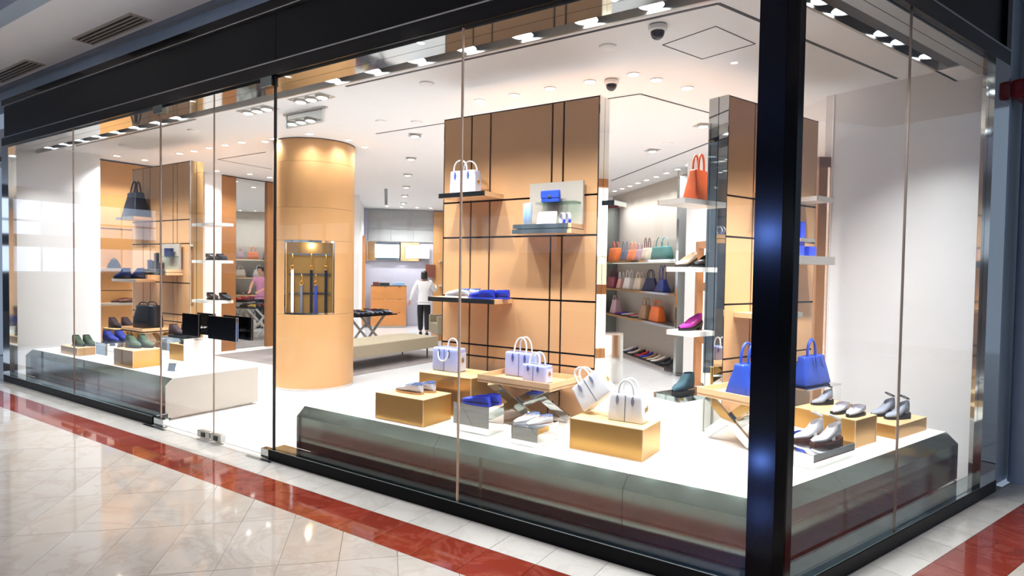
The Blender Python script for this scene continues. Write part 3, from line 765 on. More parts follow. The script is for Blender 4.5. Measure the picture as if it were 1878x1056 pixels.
# shelves on the rear faces and on the leather wall
q = sp(1.60, -1.535, 2.305); shelf(q, ROTS + math.pi, .50, .28, 'pale shelf with the rust tote on the back of the panel wall', 'platform_white', 'steel_satin')
q = sp(1.62, -1.535, 1.75); shelf(q, ROTS + math.pi, .40, .28, 'pale shelf with the strappy sandals on the back of the panel wall', 'platform_white', 'steel_satin')
q = sp(1.62, -1.535, 1.215); shelf(q, ROTS + math.pi, .38, .28, 'pale shelf with the purple heel on the back of the panel wall', 'platform_white', 'steel_satin')
q = sp(1.62, -1.535, .69); shelf(q, ROTS + math.pi, .52, .28, 'dark steel shelf with the petrol blue shoe on the back of the panel wall', 'steel_dark', 'steel_satin')
for z, lb in ((2.295, 'pale empty shelf on the back of the boots panel wall'), (1.775, 'pale shelf with black lace shoes, upper one behind the boots panel wall'), (1.215, 'pale shelf with black trainers, lower one behind the boots panel wall')):
    shelf((-7.52, 1.48, z), math.pi, .55, .28, lb, 'platform_white', 'steel_satin')
shelf((-1.60, 1.456, 2.30), math.pi, .4, .26, 'steel shelf on the back of the lilac bag panel wall', 'steel_dark', 'steel_satin')
shelf((-10.85, 1.36, 1.63), math.radians(90), .55, .22, 'pale shelf with a round dark bag on the leather side wall', 'platform_white', 'steel_satin')
shelf((-10.85, 1.36, 1.05), math.radians(90), .58, .22, 'pale shelf with brown shoes on the leather side wall', 'platform_white', 'steel_satin')
# ------------------------------------------------------------------ display boxes and tray tables
def plinth_box(loc, w, d, h, label, kind='gold', rz=0):
    """box with its front-right-bottom corner at loc: reaches -x (w), +y (d)"""
    b = thing('display_box', label, 'display box', loc, rz)
    if kind == 'gold':
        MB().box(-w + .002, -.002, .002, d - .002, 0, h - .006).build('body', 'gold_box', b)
        MB().box(-w, 0, 0, d, h - .006, h).build('lit_top', 'gold_box_lit', b, bevel=.001)  # box top, overhead light put into its colour
        for x in (-w, -.006):
            MB().box(x, x + .006, -.001, .005, 0, h - .006).build('corner_edge', 'tan', b)
        MB().box(-w + .006, -.006, -.001, .004, 0, .006).build('base_edge', 'tan', b)
    elif kind == 'mirror':
        MB().box(-w, 0, 0, d, 0, h).build('body', 'mirror', b, bevel=.002)
        MB().box(-w + .003, -.003, .003, d - .003, h, h + .001).build('top_plate', 'mirror', b)
    else:
        MB().box(-w, 0, 0, d, 0, h - .01).build('body', 'glass', b)
        MB().box(-w, 0, 0, d, h - .01, h).build('top_plate', 'steel', b)
    return b
HB = .217
plinth_box((-2.668, .31, ZP), .525, .35, HB, 'brass coloured box carrying pale blue striped loafers')
plinth_box((-2.52, .73, ZP), .57, .40, .343, 'tallest brass coloured box carrying the lilac bag with hanging handle')
plinth_box((-2.11, .415, ZP), .34, .20, HB, 'mirrored box carrying cobalt blue loafers', 'mirror')
plinth_box((-1.655, .364, ZP), .22, .30, .134, 'low mirrored box carrying white loafers', 'mirror')
plinth_box((-.938, .505, ZP), .54, .335, .216, 'long brass coloured box carrying two white handbags')
def sbox(t, n, *a, **k): return plinth_box(sp(t, n, ZP), *a, rz=ROTS, **k)
# side boxes: F corner is the near outer corner; local -x would go back, so place from the far end
def side_box(F, dt, dn, h, label, kind='gold'):
    t0 = F[0] * S[0] + F[1] * S[1]; n0 = F[0] * NS[0] + F[1] * NS[1]
    return plinth_box(sp(t0 + dt, n0, ZP), dt, dn, h, label, kind, ROTS)
side_box((.010, .996), .54, .40, .097, 'low mirrored tray box carrying white buckled sandals', 'mirror')
side_box((.187, 1.73), .33, .30, .203, 'brass coloured box carrying silver loafers by the side window')
side_box((.428, 2.194), .55, .33, .104, 'low brass coloured box carrying grey and black platform sandals')
side_box((-.10, 2.10), .56, .20, .16, 'brass coloured box standing behind the silver loafers')
side_box(sp2(2.20, -1.08), .58, .25, .263, 'clear box with steel top carrying the royal blue bag with crossed handles', 'clear')
plinth_box((-8.833, .333, ZP), .52, .22, .108, 'low brass coloured box carrying dark green shoes by the white wall')
plinth_box((-8.196, .418, ZP), .31, .20, .209, 'mirrored box carrying blue suede boots', 'mirror')
plinth_box((-7.242, .295, ZP), .475, .34, .21, 'brass coloured box carrying grey green suede boots in front')
plinth_box((-8.67, .74, ZP), .40, .30, .343, 'tall brass coloured box carrying brown suede shoes')
plinth_box((-7.054, .80, ZP), .56, .30, .324, 'large mirrored box carrying brown boots behind the door handles', 'mirror')

def tray_table(loc, rz, w, d, h, label):
    t = thing('tray_table', label, 'table', loc, rz)
    top = h
    MB().box(-w / 2, w / 2, -d / 2, d / 2, top - .055, top - .04).build('tray_base', 'tan', t)
    for x0, x1, y0, y1 in ((-w / 2, w / 2, -d / 2, -d / 2 + .014), (-w / 2, w / 2, d / 2 - .014, d / 2), (-w / 2, -w / 2 + .014, -d / 2 + .014, d / 2 - .014), (w / 2 - .014, w / 2, -d / 2 + .014, d / 2 - .014)):
        MB().box(x0, x1, y0, y1, top - .062, top).build('tray_rim', 'tan', t)
    for y, f in ((-d / 2 + .06, 0), (d / 2 - .06, 0)):
        for s in (-1, 1):
            yy = y + (.016 if s > 0 else -.016)
            MB().bar((-s * w * .40, yy, 0.034), (s * w * .36, yy, top - .058), .028, .062, (0, 1, 0)).build('leg', 'steel', t)
    MB().bar((0, -d / 2 + .06, (top - .058) / 2), (0, d / 2 - .06, (top - .058) / 2), .02, .02).build('cross_bar', 'steel', t)
    return t
tray_table((-2.115, .985, ZP), math.radians(-3), .71, .48, .385, 'tan tray table on crossed steel legs carrying two lilac bags')
c_ = sp(1.20, -1.02)
tray_table((c_[0], c_[1], ZP), ROTS - math.pi / 2, .48, .50, .385, 'tan tray table on crossed steel legs carrying the royal blue bag')
tray_table((-8.36, 1.015, ZP), 0, .58, .44, .385, 'tan tray table on crossed steel legs carrying the black leather bag')

# ------------------------------------------------------------------ bags
def arch(x, y0, z0, hw, h, n=14, lean=0.0, y1=None):
    pts = []
    for k in range(n + 1):
        a = math.pi * k / n
        zz = math.sin(a) ** .7 if 0 < k < n else 0
        pts.append((x - hw * math.cos(a) * (1.0 if k not in (0, n) else 1.0), y0 + lean * zz, z0 + h * zz))
    return pts
def bag(name, label, loc, rz, w, d, h, m, hm=None, edge=None, tw=.96, td=.9, hh=.11, hw=.26, hr=.007, group=None, drop=False, soft=0.0, tilt=None, gus=None, details=True, cross=False, round_=.018, lean=(0, 0), rot=None):
    b = thing(name, label, 'bag', loc, rz, group)
    if rot: b.rotation_euler = rot
    hm = hm or m; edge = edge or m
    rings = []
    for f, sx, sy in ((0, .94, .90), (.02, .985, .97), (.06, 1, 1), (.45, 1 - (1 - tw) * .45 + soft, 1 - (1 - td) * .45 + soft * 1.6), (.85, tw + .005, td + .01), (.95, tw, td), (.985, tw - .02, td - .06), (1, tw - .06, td - .16)):
        rings.append([(x, y, f * h) for x, y in rrect(w * sx, d * sy, min(round_, d * sy * .45), 4)])
    MB().loft(rings).build('body', m, b, smooth=50)
    if gus:
        for s in (1,):
            MB().box(w / 2 * tw * .5 + w / 2 * .5 - .001, w / 2 + .0025, -d * .36, d * .36, h * .04, h * .82).build('end_panel', gus, b, bevel=.002)
    zt = h
    hy = d / 2 * td * .72
    for i, s in enumerate((-1, 1)):
        if drop and s < 0:
            pts = [(x, -d / 2 - .012 - .012 * math.sin(math.pi * k / 14), h * .86 - (p - h * .86) * .95) for k, (x, _, p) in enumerate(arch(0, 0, h * .86, w * hw, hh))]
        else:
            sh = (w * .10 * s if cross else 0)
            pts = arch(sh, s * hy, zt - .01, w * hw, hh, lean=lean[i])
            pts = [(pts[0][0], s * d / 2 * td * .98, h * .80)] + pts + [(pts[-1][0], s * d / 2 * td * .98, h * .80)] if False else pts
        MB().tube(pts, hr, 8).build('handle', hm, b, smooth=60)
        if details:
            for sx in (-1, 1):
                x = sx * w * hw
                MB().loft([[(x - q * .011 * math.sin(math.pi * f) - 0, s * (d / 2 * (1 - (1 - td) * (1 - f) * .9) + .002 + dz), h * (.97 - .38 * f)) for q, dz in ((-1, 0), (1, 0), (1, .004), (-1, .004))] for f in (.02, .15, .35, .6, .85, .98)]).build('handle_tab', edge, b)
    if details:
        for s in (-1, 1):
            rg = []
            for f in (0.02, .06, .3, .6, .9, .97):
                yy = s * (d / 2 * (1 - (1 - td) * f) + .0015)
                rg.append([(-.003, yy, f * h), (.003, yy, f * h), (.003, yy - s * .006, f * h), (-.003, yy - s * .006, f * h)])
            MB().loft(rg).build('centre_seam', edge, b)
        MB().box(-w * tw * .46, w * tw * .46, -.004, .004, h - .002, h + .003).build('zipper', edge, b)
        k = MB().box(w / 2 - .004, w / 2 + .010, -.012, .012, h * .42, h * .55).build('padlock', 'gold_metal', b, bevel=.002)
        MB().tube([(w / 2 + .006, .009 * math.cos(a / 8 * math.pi), h * .55 + .016 * math.sin(a / 8 * math.pi)) for a in range(9)], .002, 6).build('shackle', 'gold_metal', k)
    return b
TZ = ZP + .385 - .04
bag('handbag', 'lilac box handbag with white handles standing on the high shelf', (-2.875, 1.075, 2.38), math.radians(3), .27, .13, .20, 'lilac_pale', 'white_leather', 'lilac_edge', hh=.10, gus='lilac_pale', lean=(.0, -.02), cross=True)
bag('handbag', 'lilac bowling bag with white handle hanging down its front', (-2.93, .945, .80), math.radians(1), .29, .15, .205, 'lilac', 'white_leather', 'lilac_edge', tw=.99, td=.96, hh=.085, hw=.19, drop=True, round_=.03, gus='lilac_pale')
bag('handbag', 'large lilac bowling bag with tall white handles on the tray table', (-2.25, 1.10, TZ + .004), math.radians(-3), .31, .13, .20, 'lilac', 'white_leather', 'lilac_edge', tw=.99, td=.95, hh=.135, hw=.20, round_=.022, lean=(.02, -.01))
bag('handbag', 'small lilac bowling bag with white handles on the tray table', (-2.02, .955, TZ + .001), math.radians(-5), .235, .125, .14, 'lilac', 'white_leather', 'lilac_edge', tw=.99, td=.95, hh=.105, hw=.21, round_=.022, gus='lilac_pale', lean=(.02, -.01))
bag('handbag', 'white leather handbag standing upright on the long brass box', (-1.122, .69, .674), math.radians(2), .262, .135, .188, 'white_leather', 'white_leather', 'white_edge', tw=.90, td=.86, hh=.105, hw=.21, hr=.009)
bag('handbag', 'white leather handbag tipped up on its corner on the long brass box', (-1.35, .735, .769), 0, .275, .13, .195, 'white_leather', 'white_leather', 'white_edge', tw=.92, td=.8, hh=.10, hw=.2, hr=.008, rot=(math.radians(-8), math.radians(-41), math.radians(6)))
c_ = sp(1.23, -1.0)
bag('handbag', 'royal blue trapeze handbag with zipped side on the tray table', (c_[0], c_[1], TZ + .001), ROTS, .36, .19, .235, 'royal', 'royal', 'royal_edge', tw=.84, td=.45, hh=.155, hw=.20, hr=.010, details=True)
c_ = sp(2.50, -1.215)
bag('handbag', 'royal blue handbag with crossed handles on the clear box', (c_[0], c_[1], ZP + .264), ROTS, .44, .15, .26, 'royal', 'royal', 'royal_edge', tw=.78, td=.5, hh=.15, hw=.15, hr=.009, cross=True)
bag('tote_bag', 'tall black leather tote on the high shelf of the boots display', (-9.03, 1.165, 2.388), 0, .40, .22, .36, 'black_navy', 'black_leather', 'black_leather', tw=.62, td=.6, hh=.17, hw=.14, hr=.011, details=False, lean=(.03, -.02))
bag('tote_bag', 'slouchy black leather bag on the tray table of the boots display', (-8.36, 1.01, TZ + .001), math.radians(6), .44, .22, .34, 'black_leather', 'black_leather', 'black_leather', tw=.88, td=.75, hh=.05, hw=.24, hr=.009, details=False, soft=.06, round_=.07)
q = sp(1.45, -1.68, 2.305)
bag('tote_bag', 'rust orange leather tote on the shelf behind the panel wall', q, ROTS + .1, .26, .15, .27, 'rust', 'rust', 'rust', tw=.72, td=.5, hh=.14, hw=.16, hr=.009, details=False)
bag('handbag', 'round black bag on the upper shelf of the leather side wall', (-10.745, 1.62, 1.63), math.radians(70), .20, .09, .15, 'black_navy', 'black_navy', 'black_navy', tw=.5, td=.6, hh=.03, hw=.1, details=False, soft=.1, round_=.04)

# ------------------------------------------------------------------ shoes
SH = {}
def shoe_meshes(kind, L=.27, W=.092):
    """upper, sole, insole meshes; toe towards +x, heel at x=0"""
    if kind in SH: return SH[kind]
    N, Mn = 15, 15
    hi = {'loafer': .068, 'boot': .15, 'trainer': .085, 'pump': .06, 'flat': .05, 'wedge': .07, 'sandal': .12}[kind]
    lift = {'pump': .065, 'wedge': .05, 'sandal': .05}.get(kind, 0.0)
    rings, ins, so = [], [], []
    for i in range(N):
        t = i / (N - 1)
        x = L * t
        wid = W / 2 * min(1.0, (.72 + .9 * t if t < .3 else 1.0)) * (1 - max(0, (t - .62) / .38) ** 2.4 * .78) * (.62 if i == 0 else .86 if i == 1 else 1)
        zb = .012 + lift * (1 - min(1, t / .62)) ** 1.3
        if t < (.40 if kind == 'boot' else .30): zt = hi * (1 if kind != 'pump' else .95)
        elif t < .62: zt = hi + (hi * (.74 if kind not in ('boot', 'sandal') else .5) - hi) * ((t - (.40 if kind == 'boot' else .30)) / (.22 if kind == 'boot' else .32)) ** 1.1
        else: zt = (hi * (.74 if kind not in ('boot', 'sandal') else .5)) * (1 - ((t - .62) / .38) ** 1.6 * .55)
        if i == N - 1: zt *= .7
        zt = max(zt, .022)
        op0 = {'boot': .30, 'trainer': .42, 'loafer': .50, 'pump': .60, 'flat': .62, 'wedge': .5, 'sandal': .34}[kind]
        A = math.pi if t > op0 + .08 else math.radians(112 + (8 if t > op0 - .05 else 0) + (25 if t > op0 else 0))
        ring = []
        for j in range(Mn):
            a = -A + 2 * A * j / (Mn - 1)
            px = math.copysign(abs(math.sin(a)) ** .8, math.sin(a)) * wid
            e = (1 - math.cos(a)) / 2
            k = e / ((1 - math.cos(A)) / 2)
            if kind in ('boot', 'sandal') and t < .35: px *= 1 - .22 * k
            ring.append((x + (.012 * k if i == 0 else 0), px, zb + zt * (k ** .85)))
        rings.append(ring)
        so.append([(x, wid * q * 1.05, z) for q, z in ((-1, zb - .012), (1, zb - .012), (1.02, zb + .004), (-1.02, zb + .004))])
        if t < op0 + .1: ins.append([(x + .006, -wid * .84, zb + .010), (x + .006, wid * .84, zb + .010)])
    up = MB().loft(rings, cap=False, closed=False)
    up.f.append(tuple(range(Mn)))
    um = up.mesh('upper', 60); sm_ = MB().loft(so).mesh('sole', 40); im = MB().loft(ins, cap=False, closed=False).mesh('insole')
    SH[kind] = (um, sm_, im)
    return SH[kind]
HEEL = MB().loft([[(x * .02 + .028, y * .02, 0) for x, y in ((-1, -1), (1, -1), (1, 1), (-1, 1))], [(x * .026 + .026, y * .028, .068) for x, y in ((-1, -1), (1, -1), (1, 1), (-1, 1))]]).mesh('heel')
STRAP = MB().loft([[(.138 + .012 * q, .041 * math.sin(a), .022 + .044 * math.cos(a) * .98) for q in (-1, 1)] for a in [math.radians(-80 + 16 * k) for k in range(11)]], cap=False, closed=False).mesh('strap', 60)
ANK = MB().tube([(.012 + .045 - .045 * math.cos(a / 16 * 6.2832), .040 * math.sin(a / 16 * 6.2832), .215 - .022 * math.cos(a / 16 * 6.2832)) for a in range(16)], .0055, 6, True).mesh('ankle_strap', 60)
BAND = MB().loft([[(.10 + .016 * q, .046 * math.sin(a), .030 + .098 * math.cos(a)) for q in (-1, 1)] for a in [math.radians(-85 + 17 * k) for k in range(11)]], cap=False, closed=False).mesh('band', 60)
STEM = MB().tube([(.012, 0, .19), (.006, 0, .205)], .006, 6).mesh('heel_loop')
PLAT = MB().loft([[(x, q * w_, z) for q, z in ((-1, 0), (1, 0), (1, zt), (-1, zt))] for x, w_, zt in ((.0, .03, .06), (.07, .036, .055), (.15, .043, .022), (.22, .045, .014), (.265, .028, .02))]).mesh('platform_sole', 40)
LACE = MB().add([], [])
for k in range(3): LACE.tube([(.095 + .03 * k, -.018, .083 - .012 * k), (.10 + .03 * k, 0, .089 - .012 * k), (.095 + .03 * k, .018, .083 - .012 * k)], .0025, 5)
LACE = LACE.mesh('laces')
RIM = MB().tube([(.004, 0, .079), (.02, .031, .079), (.07, .038, .078), (.115, .035, .072), (.07, .0385, .0785), (.02, .0315, .0795), (.004, 0, .0795), (.02, -.031, .079), (.07, -.038, .078), (.115, -.035, .072)], .005, 6).mesh('collar', 60)
def shoe(kind, label, loc, ang, up, sole='sole_black', ins='lining_tan', group=None, strap=None, heel=None, s=1.0, z=None, collar=None, lift_rot=0):
    u, so, im = shoe_meshes(kind)
    t = thing('shoe', label, 'shoe', loc, ang, group)
    t.scale = (s, s, s)
    if lift_rot: t.rotation_euler = (0, lift_rot, ang)
    obj('upper', u, up, t); obj('sole', so, sole, t); obj('insole', im, ins, t)
    if heel: obj('heel', HEEL, heel, t)
    if strap and kind != 'sandal': obj('strap', STRAP, strap, t)
    if kind == 'trainer': obj('laces', LACE, sole, t)
    if collar and kind != 'sandal': obj('collar', RIM, collar, t)
    if kind == 'sandal':
        obj('ankle_strap', ANK, collar, t); obj('band', BAND, strap, t); obj('platform_sole', PLAT, sole, t); obj('heel_loop', STEM, collar, t)
    return t
def pair(kind, label, heel_xy, ang, z, gap, up, **k):
    """two shoes side by side; the second offset by gap (dx, dy)"""
    nx, ny = -math.sin(ang), math.cos(ang); s_ = k.get('s', 1.0); pp = gap[0] * nx + gap[1] * ny
    if abs(pp) < .099 * s_: e = math.copysign(.099 * s_, pp) - pp; gap = (gap[0] + nx * e, gap[1] + ny * e)
    for i in (0, 1):
        shoe(kind, label, (heel_xy[0] + gap[0] * i, heel_xy[1] + gap[1] * i, z), ang, up, group=label[:40] + ' pair', **k)
PI = math.pi
T1 = ZP + HB
pair('loafer', 'pale blue loafer with blue striped collar on the brass box', (-2.82, .47), PI + .03, T1, (.035, .115), 'lilac_pale', sole='sole_tan', collar='stripe_blue', s=1.05)
pair('loafer', 'cobalt blue suede loafer on the mirrored box', (-2.125, .445), PI, T1, (.03, .085), 'cobalt', sole='cobalt', strap='royal', s=.95)
pair('loafer', 'white loafer with blue collar on the low mirrored box', (-1.655, .57), math.radians(245), ZP + .135, (-.11, .0), 'white_leather', sole='sole_white', collar='stripe_blue', s=.82)
pair('loafer', 'white loafer with blue collar on the wall shelf', (-2.80, 1.055), PI, 1.4475, (.05, .09), 'white_leather', sole='sole_white', collar='stripe_blue', s=1.0)
pair('loafer', 'cobalt blue loafer on the wall shelf', (-2.52, 1.045), PI, 1.4475, (.09, .10), 'cobalt', sole='cobalt', strap='royal', s=1.0)
# side window
def sideshoe(t0, n0): return sp2(t0, n0)
h1 = (.205, 2.21)
pair('loafer', 'silver leather loafer on the brass box by the side window', (.215, 2.02), ROTS + PI, ZP + .204, (-.107, .03), 'silver_leather', strap='silver_leather', s=.88)
pair('sandal', 'grey fringed platform sandal with black straps on the low brass box', (.50, 2.56), math.radians(225), ZP + .105, (-.10, .055), 'grey_fabric', strap='black_leather', collar='black_leather', s=.80)
pair('sandal', 'white buckled sandal on the low mirrored tray box', (.12, 1.42), math.radians(225), ZP + .099, (-.115, .03), 'white_leather', sole='brown_leather', collar='white_leather', strap='white_leather', s=.84)
shoe('sandal', 'black and grey platform sandal under the clear box', (*sp2(2.30, -.92), ZP + .161), math.radians(225), 'grey_fabric', strap='black_leather', collar='black_leather', s=.72)
# boots window
pair('boot', 'dark green suede ankle boot on the low brass box by the white wall', (-9.19, .42), math.radians(8), ZP + .109, (.07, .09), 'green_suede', s=.92)
pair('boot', 'blue suede ankle boot on the mirrored box', (-8.45, .485), math.radians(18), ZP + .21, (.07, .075), 'blue_suede', sole='navy', s=.95)
pair('boot', 'grey green suede ankle boot on the front brass box', (-7.68, .42), math.radians(12), ZP + .211, (.07, .10), 'green_suede', s=.95)
pair('boot', 'dark brown suede ankle boot on the tall brass box', (-9.02, .80), math.radians(15), ZP + .344, (.11, .09), 'brown_suede', s=.9)
pair('boot', 'brown suede ankle boot on the large mirrored box', (-7.55, .88), math.radians(20), ZP + .326, (.07, .11), 'brown_suede', s=.95)
pair('boot', 'navy suede boot on the wall shelf of the boots display', (-9.06, 1.10), math.radians(205), 1.4875, (.13, .08), 'navy', s=1.0)
pair('trainer', 'polished black lace shoe on the upper rear shelf', (-7.96, 1.62), math.radians(-5), 1.776, (.11, .07), 'black_leather', s=1.0)
pair('trainer', 'black trainer on the lower rear shelf', (-7.93, 1.62), math.radians(-5), 1.216, (.16, .07), 'black_leather', s=1.05)
pair('loafer', 'brown leather shoe on the shelf of the leather side wall', (-10.74, 1.84), math.radians(-100), 1.051, (.07, .08), 'brown_leather', s=.95)
# rear shelves of the right panel wall
q = sp2(1.52, -1.74); shoe('pump', 'white pump on the shelf behind the panel wall', (*q, 1.7505), ROTS + PI, 'cream', heel='cream', s=1.0)
q = sp2(1.60, -1.61); shoe('wedge', 'black strappy sandal beside the white pump', (*q, 1.7505), ROTS + PI, 'black_leather', strap='black_leather', heel='sole_black', s=1.0)
q = sp2(1.53, -1.68); shoe('pump', 'purple suede heeled shoe on the shelf behind the panel wall', (*q, 1.2155), ROTS + PI, 'purple', heel='sole_black', s=1.05)
q = sp2(1.45, -1.68); shoe('boot', 'petrol blue suede shoe on the dark lowest shelf behind the panel wall', (*q, .6905), ROTS + PI, 'petrol', s=1.0)
# small goods on the stepped brackets
t = thing('clutch', 'blue leather flap clutch with metal clasp on the glass shelf', 'bag', (-2.035, 1.155, 2.27))
MB().loft([[(x, y, z) for x, y in rrect(.17 * s, .045 * s2, .01, 3)] for z, s, s2 in ((0, .97, .9), (.01, 1, 1), (.06, 1, .9), (.095, .98, .6), (.1, .96, .4))]).build('body', 'royal', t, smooth=50)
MB().box(-.086, .086, -.026, -.020, .035, .096).build('flap', 'royal', t, bevel=.003)
MB().box(-.015, .015, -.031, -.026, .038, .056).build('clasp', 'steel_satin', t, bevel=.002)
for i, x in enumerate((-2.245, -2.20)):
    o = MB().lathe([(.02, 0), (.024, .004), (.026, .09), (.024, .174), (.018, .18)], 18).build('rolled_scarf', 'light_blue', loc=(x, 1.10 - .02 * i, 2.0855), smooth=50)
    tag(o, 'pale blue rolled leather piece standing on the stepped bracket', 'scarf', 'pale blue rolls on the stepped bracket')
o = MB().loft([[(x, y * 1.0 + z * .25, z) for x, y in rrect(.185 * s, .012, .005, 2)] for z, s in ((0, 1), (.08, .985), (.1, .96), (.105, .9))]).build('leather_case', 'white_leather', loc=(-2.04, 1.09, 2.0855), smooth=50)
tag(o, 'flat white leather case leaning on the stepped bracket', 'case')
for i, x in enumerate((-1.895, -1.845)):
    c = thing('cuff_bracelet', 'pale leather cuff bracelet on the stepped bracket', 'bracelet', (x, 1.10, 2.0855), math.radians(50), 'cuff bracelets on the stepped bracket')
    rg = []
    for k in range(21):
        a = 2 * PI * k / 20
        rg.append([(yy, r * math.cos(a), .045 + r * math.sin(a)) for yy, r in ((-.012, .045), (.012, .045), (.012, .041), (-.012, .041))])
    MB().loft(rg, cap=False).build('band', 'lilac_pale', c, smooth=50)
    MB().box(-.01, .01, -.05, -.044, .0, .03).build('tag', 'cobalt', c)
for x, y, w_, h_, m, lb in ((-8.56, 1.13, .06, .13, 'navy', 'navy leather box standing at the end of the stepped bracket'), (-8.50, 1.14, .04, .12, 'choc', 'narrow brown leather box beside the navy one on the stepped bracket'),
                           (-8.43, 1.16, .07, .23, 'choc', 'tallest brown leather box on the stepped bracket'), (-8.335, 1.12, .06, .095, 'black_navy', 'low black leather box on the stepped bracket'), (-8.235, 1.12, .12, .09, 'choc', 'wide low brown leather box on the stepped bracket')):
    o = MB().box(-w_ / 2, w_ / 2, -.02, .02, 0, h_).build('wallet_box', m, loc=(x, y, 1.6375), bevel=.004); tag(o, lb, 'box')
o = MB().box(-.08, .08, -.025, .025, 0, .11).build('wallet_box', 'navy', loc=(-8.16, 1.19, 1.822), bevel=.004); tag(o, 'navy leather box on the glass shelf of the stepped bracket', 'box')
for x, y, lb in ((-3.714, .46, 'small pale card lying on the bag platform'), (-3.575, .43, 'small peach card lying on the bag platform')):
    o = MB().box(-.06, .06, -.04, .04, 0, .006).build('price_card', 'paper_card' if 'peach' in lb else 'white_leather', loc=(x, y, ZP), rz=.3); tag(o, lb, 'card')
o = MB().box(-.07, .07, -.045, .045, 0, .006).build('price_card', 'paper_card', loc=(-6.55, .49, ZP), rz=.3); tag(o, 'peach card lying on the boots platform', 'card')
t = thing('card_stand', 'small slate coloured card stand on the boots platform', 'card', (-6.72, .47, ZP), .5)
MB().add([(-.045, 0, 0), (.045, 0, 0), (.045, .03, .09), (-.045, .03, .09), (-.045, .004, 0), (.045, .004, 0), (.045, .034, .09), (-.045, .034, .09)], [(0, 1, 2, 3), (7, 6, 5, 4), (0, 4, 5, 1), (3, 2, 6, 7), (0, 3, 7, 4), (1, 5, 6, 2)]).build('plate', 'slate_card', t)
MB().add([(-.045, .004, 0), (.045, .004, 0), (.045, .06, 0), (-.045, .06, 0), (-.045, .004, .004), (.045, .004, .004), (.045, .06, .004), (-.045, .06, .004)], [(0, 3, 2, 1), (4, 5, 6, 7), (0, 1, 5, 4), (1, 2, 6, 5), (2, 3, 7, 6), (3, 0, 4, 7)]).build('foot', 'slate_card', t)

# ------------------------------------------------------------------ round column with belt niche
CX, CY, CR = -6.743, 2.523, .555
colm = thing('round_column', 'round tan leather clad column with a lit belt niche', 'column', (CX, CY, 0))
A0, A1 = math.radians(-82), math.radians(-11)
def drum(z0, z1, cut=False, n=72):
    mb = MB(); a0, a1 = (A1, A0 + 2 * PI) if cut else (0, 2 * PI)
    rg = []
    for k in range(n + 1):
        a = a0 + (a1 - a0) * k / n
        rg.append([(r * math.cos(a), r * math.sin(a), z) for r, z in ((CR, z0), (CR, z1), (CR - .03, z1), (CR - .03, z0))])
    mb.loft(rg, cap=cut); return mb
drum(.035, 1.05).build('cladding', 'leather_col', colm, smooth=30)
drum(1.053, 2.063, True).build('cladding', 'leather_col', colm, smooth=30)
drum(2.066, 2.51).build('cladding', 'leather_col', colm, smooth=30)
drum(2.513, 3.134).build('cladding', 'leather_col', colm, smooth=30)
drum(3.137, ZC - .012).build('cladding', 'leather_col', colm, smooth=30)
MB().lathe([(CR - .02, 0), (CR - .02, .035), (.3, .035)], 64).build('base_ring', 'white_paint', colm, smooth=30)
MB().lathe([(CR + .004, ZC - .012), (CR + .004, ZC)], 64, cap=False).build('top_ring', 'dark_trim', colm, smooth=30)
MB().lathe([(.30, .04), (.30, ZC - .01)], 48, cap=False).build('core', 'black_matte', colm, smooth=30)
am = (A0 + A1) / 2
def nz(ch, depth, z): # niche coordinates: ch across the chord, depth inward from chord
    rc = CR * math.cos((A1 - A0) / 2)
    r = Vector((math.cos(am), math.sin(am))); tq = Vector((-r.y, r.x))
    p = r * (rc - depth) + tq * ch; return (p.x, p.y, z)
hc = CR * math.sin((A1 - A0) / 2)
def nbox(c0, c1, d0, d1, z0, z1):
    v = [nz(c, d, z) for z in (z0, z1) for d in (d0, d1) for c in (c0, c1)]
    return MB().add(v, [(0, 2, 3, 1), (4, 5, 7, 6), (0, 1, 5, 4), (2, 6, 7, 3), (0, 4, 6, 2), (1, 3, 7, 5)])
nb = nbox(-hc, hc, .10, .11, 1.053, 2.063).build('niche_back', 'gold_box', colm)
def arcseg(z0, z1):
    top = [(CR * math.cos(A0 + (A1 - A0) * k / 16), CR * math.sin(A0 + (A1 - A0) * k / 16)) for k in range(17)]
    return MB().prism(top + [nz(hc, .10, 0)[:2], nz(-hc, .10, 0)[:2]], z0, z1)
arcseg(1.053, 1.075).build('niche_floor', 'steel', colm); arcseg(2.035, 2.063).build('niche_top', 'steel', colm)
for s in (-1, 1): nbox(s * hc - .008, s * hc + .008, -.0, .10, 1.06, 2.06).build('niche_side', 'steel', colm)
for z in (1.875, 1.60, 1.335): nbox(-hc + .04, hc - .05, .075, .082, z - .012, z + .012).build('belt_rail', 'steel', colm)
l = bpy.data.lights.new('niche', 'POINT'); l.energy = 3.0; l.shadow_soft_size = .03; l.color = (1, .9, .7)
lo = bpy.data.objects.new('niche_light', l); col.objects.link(lo); p = nz(0, .02, 2.0); lo.location = (CX + p[0], CY + p[1], p[2])
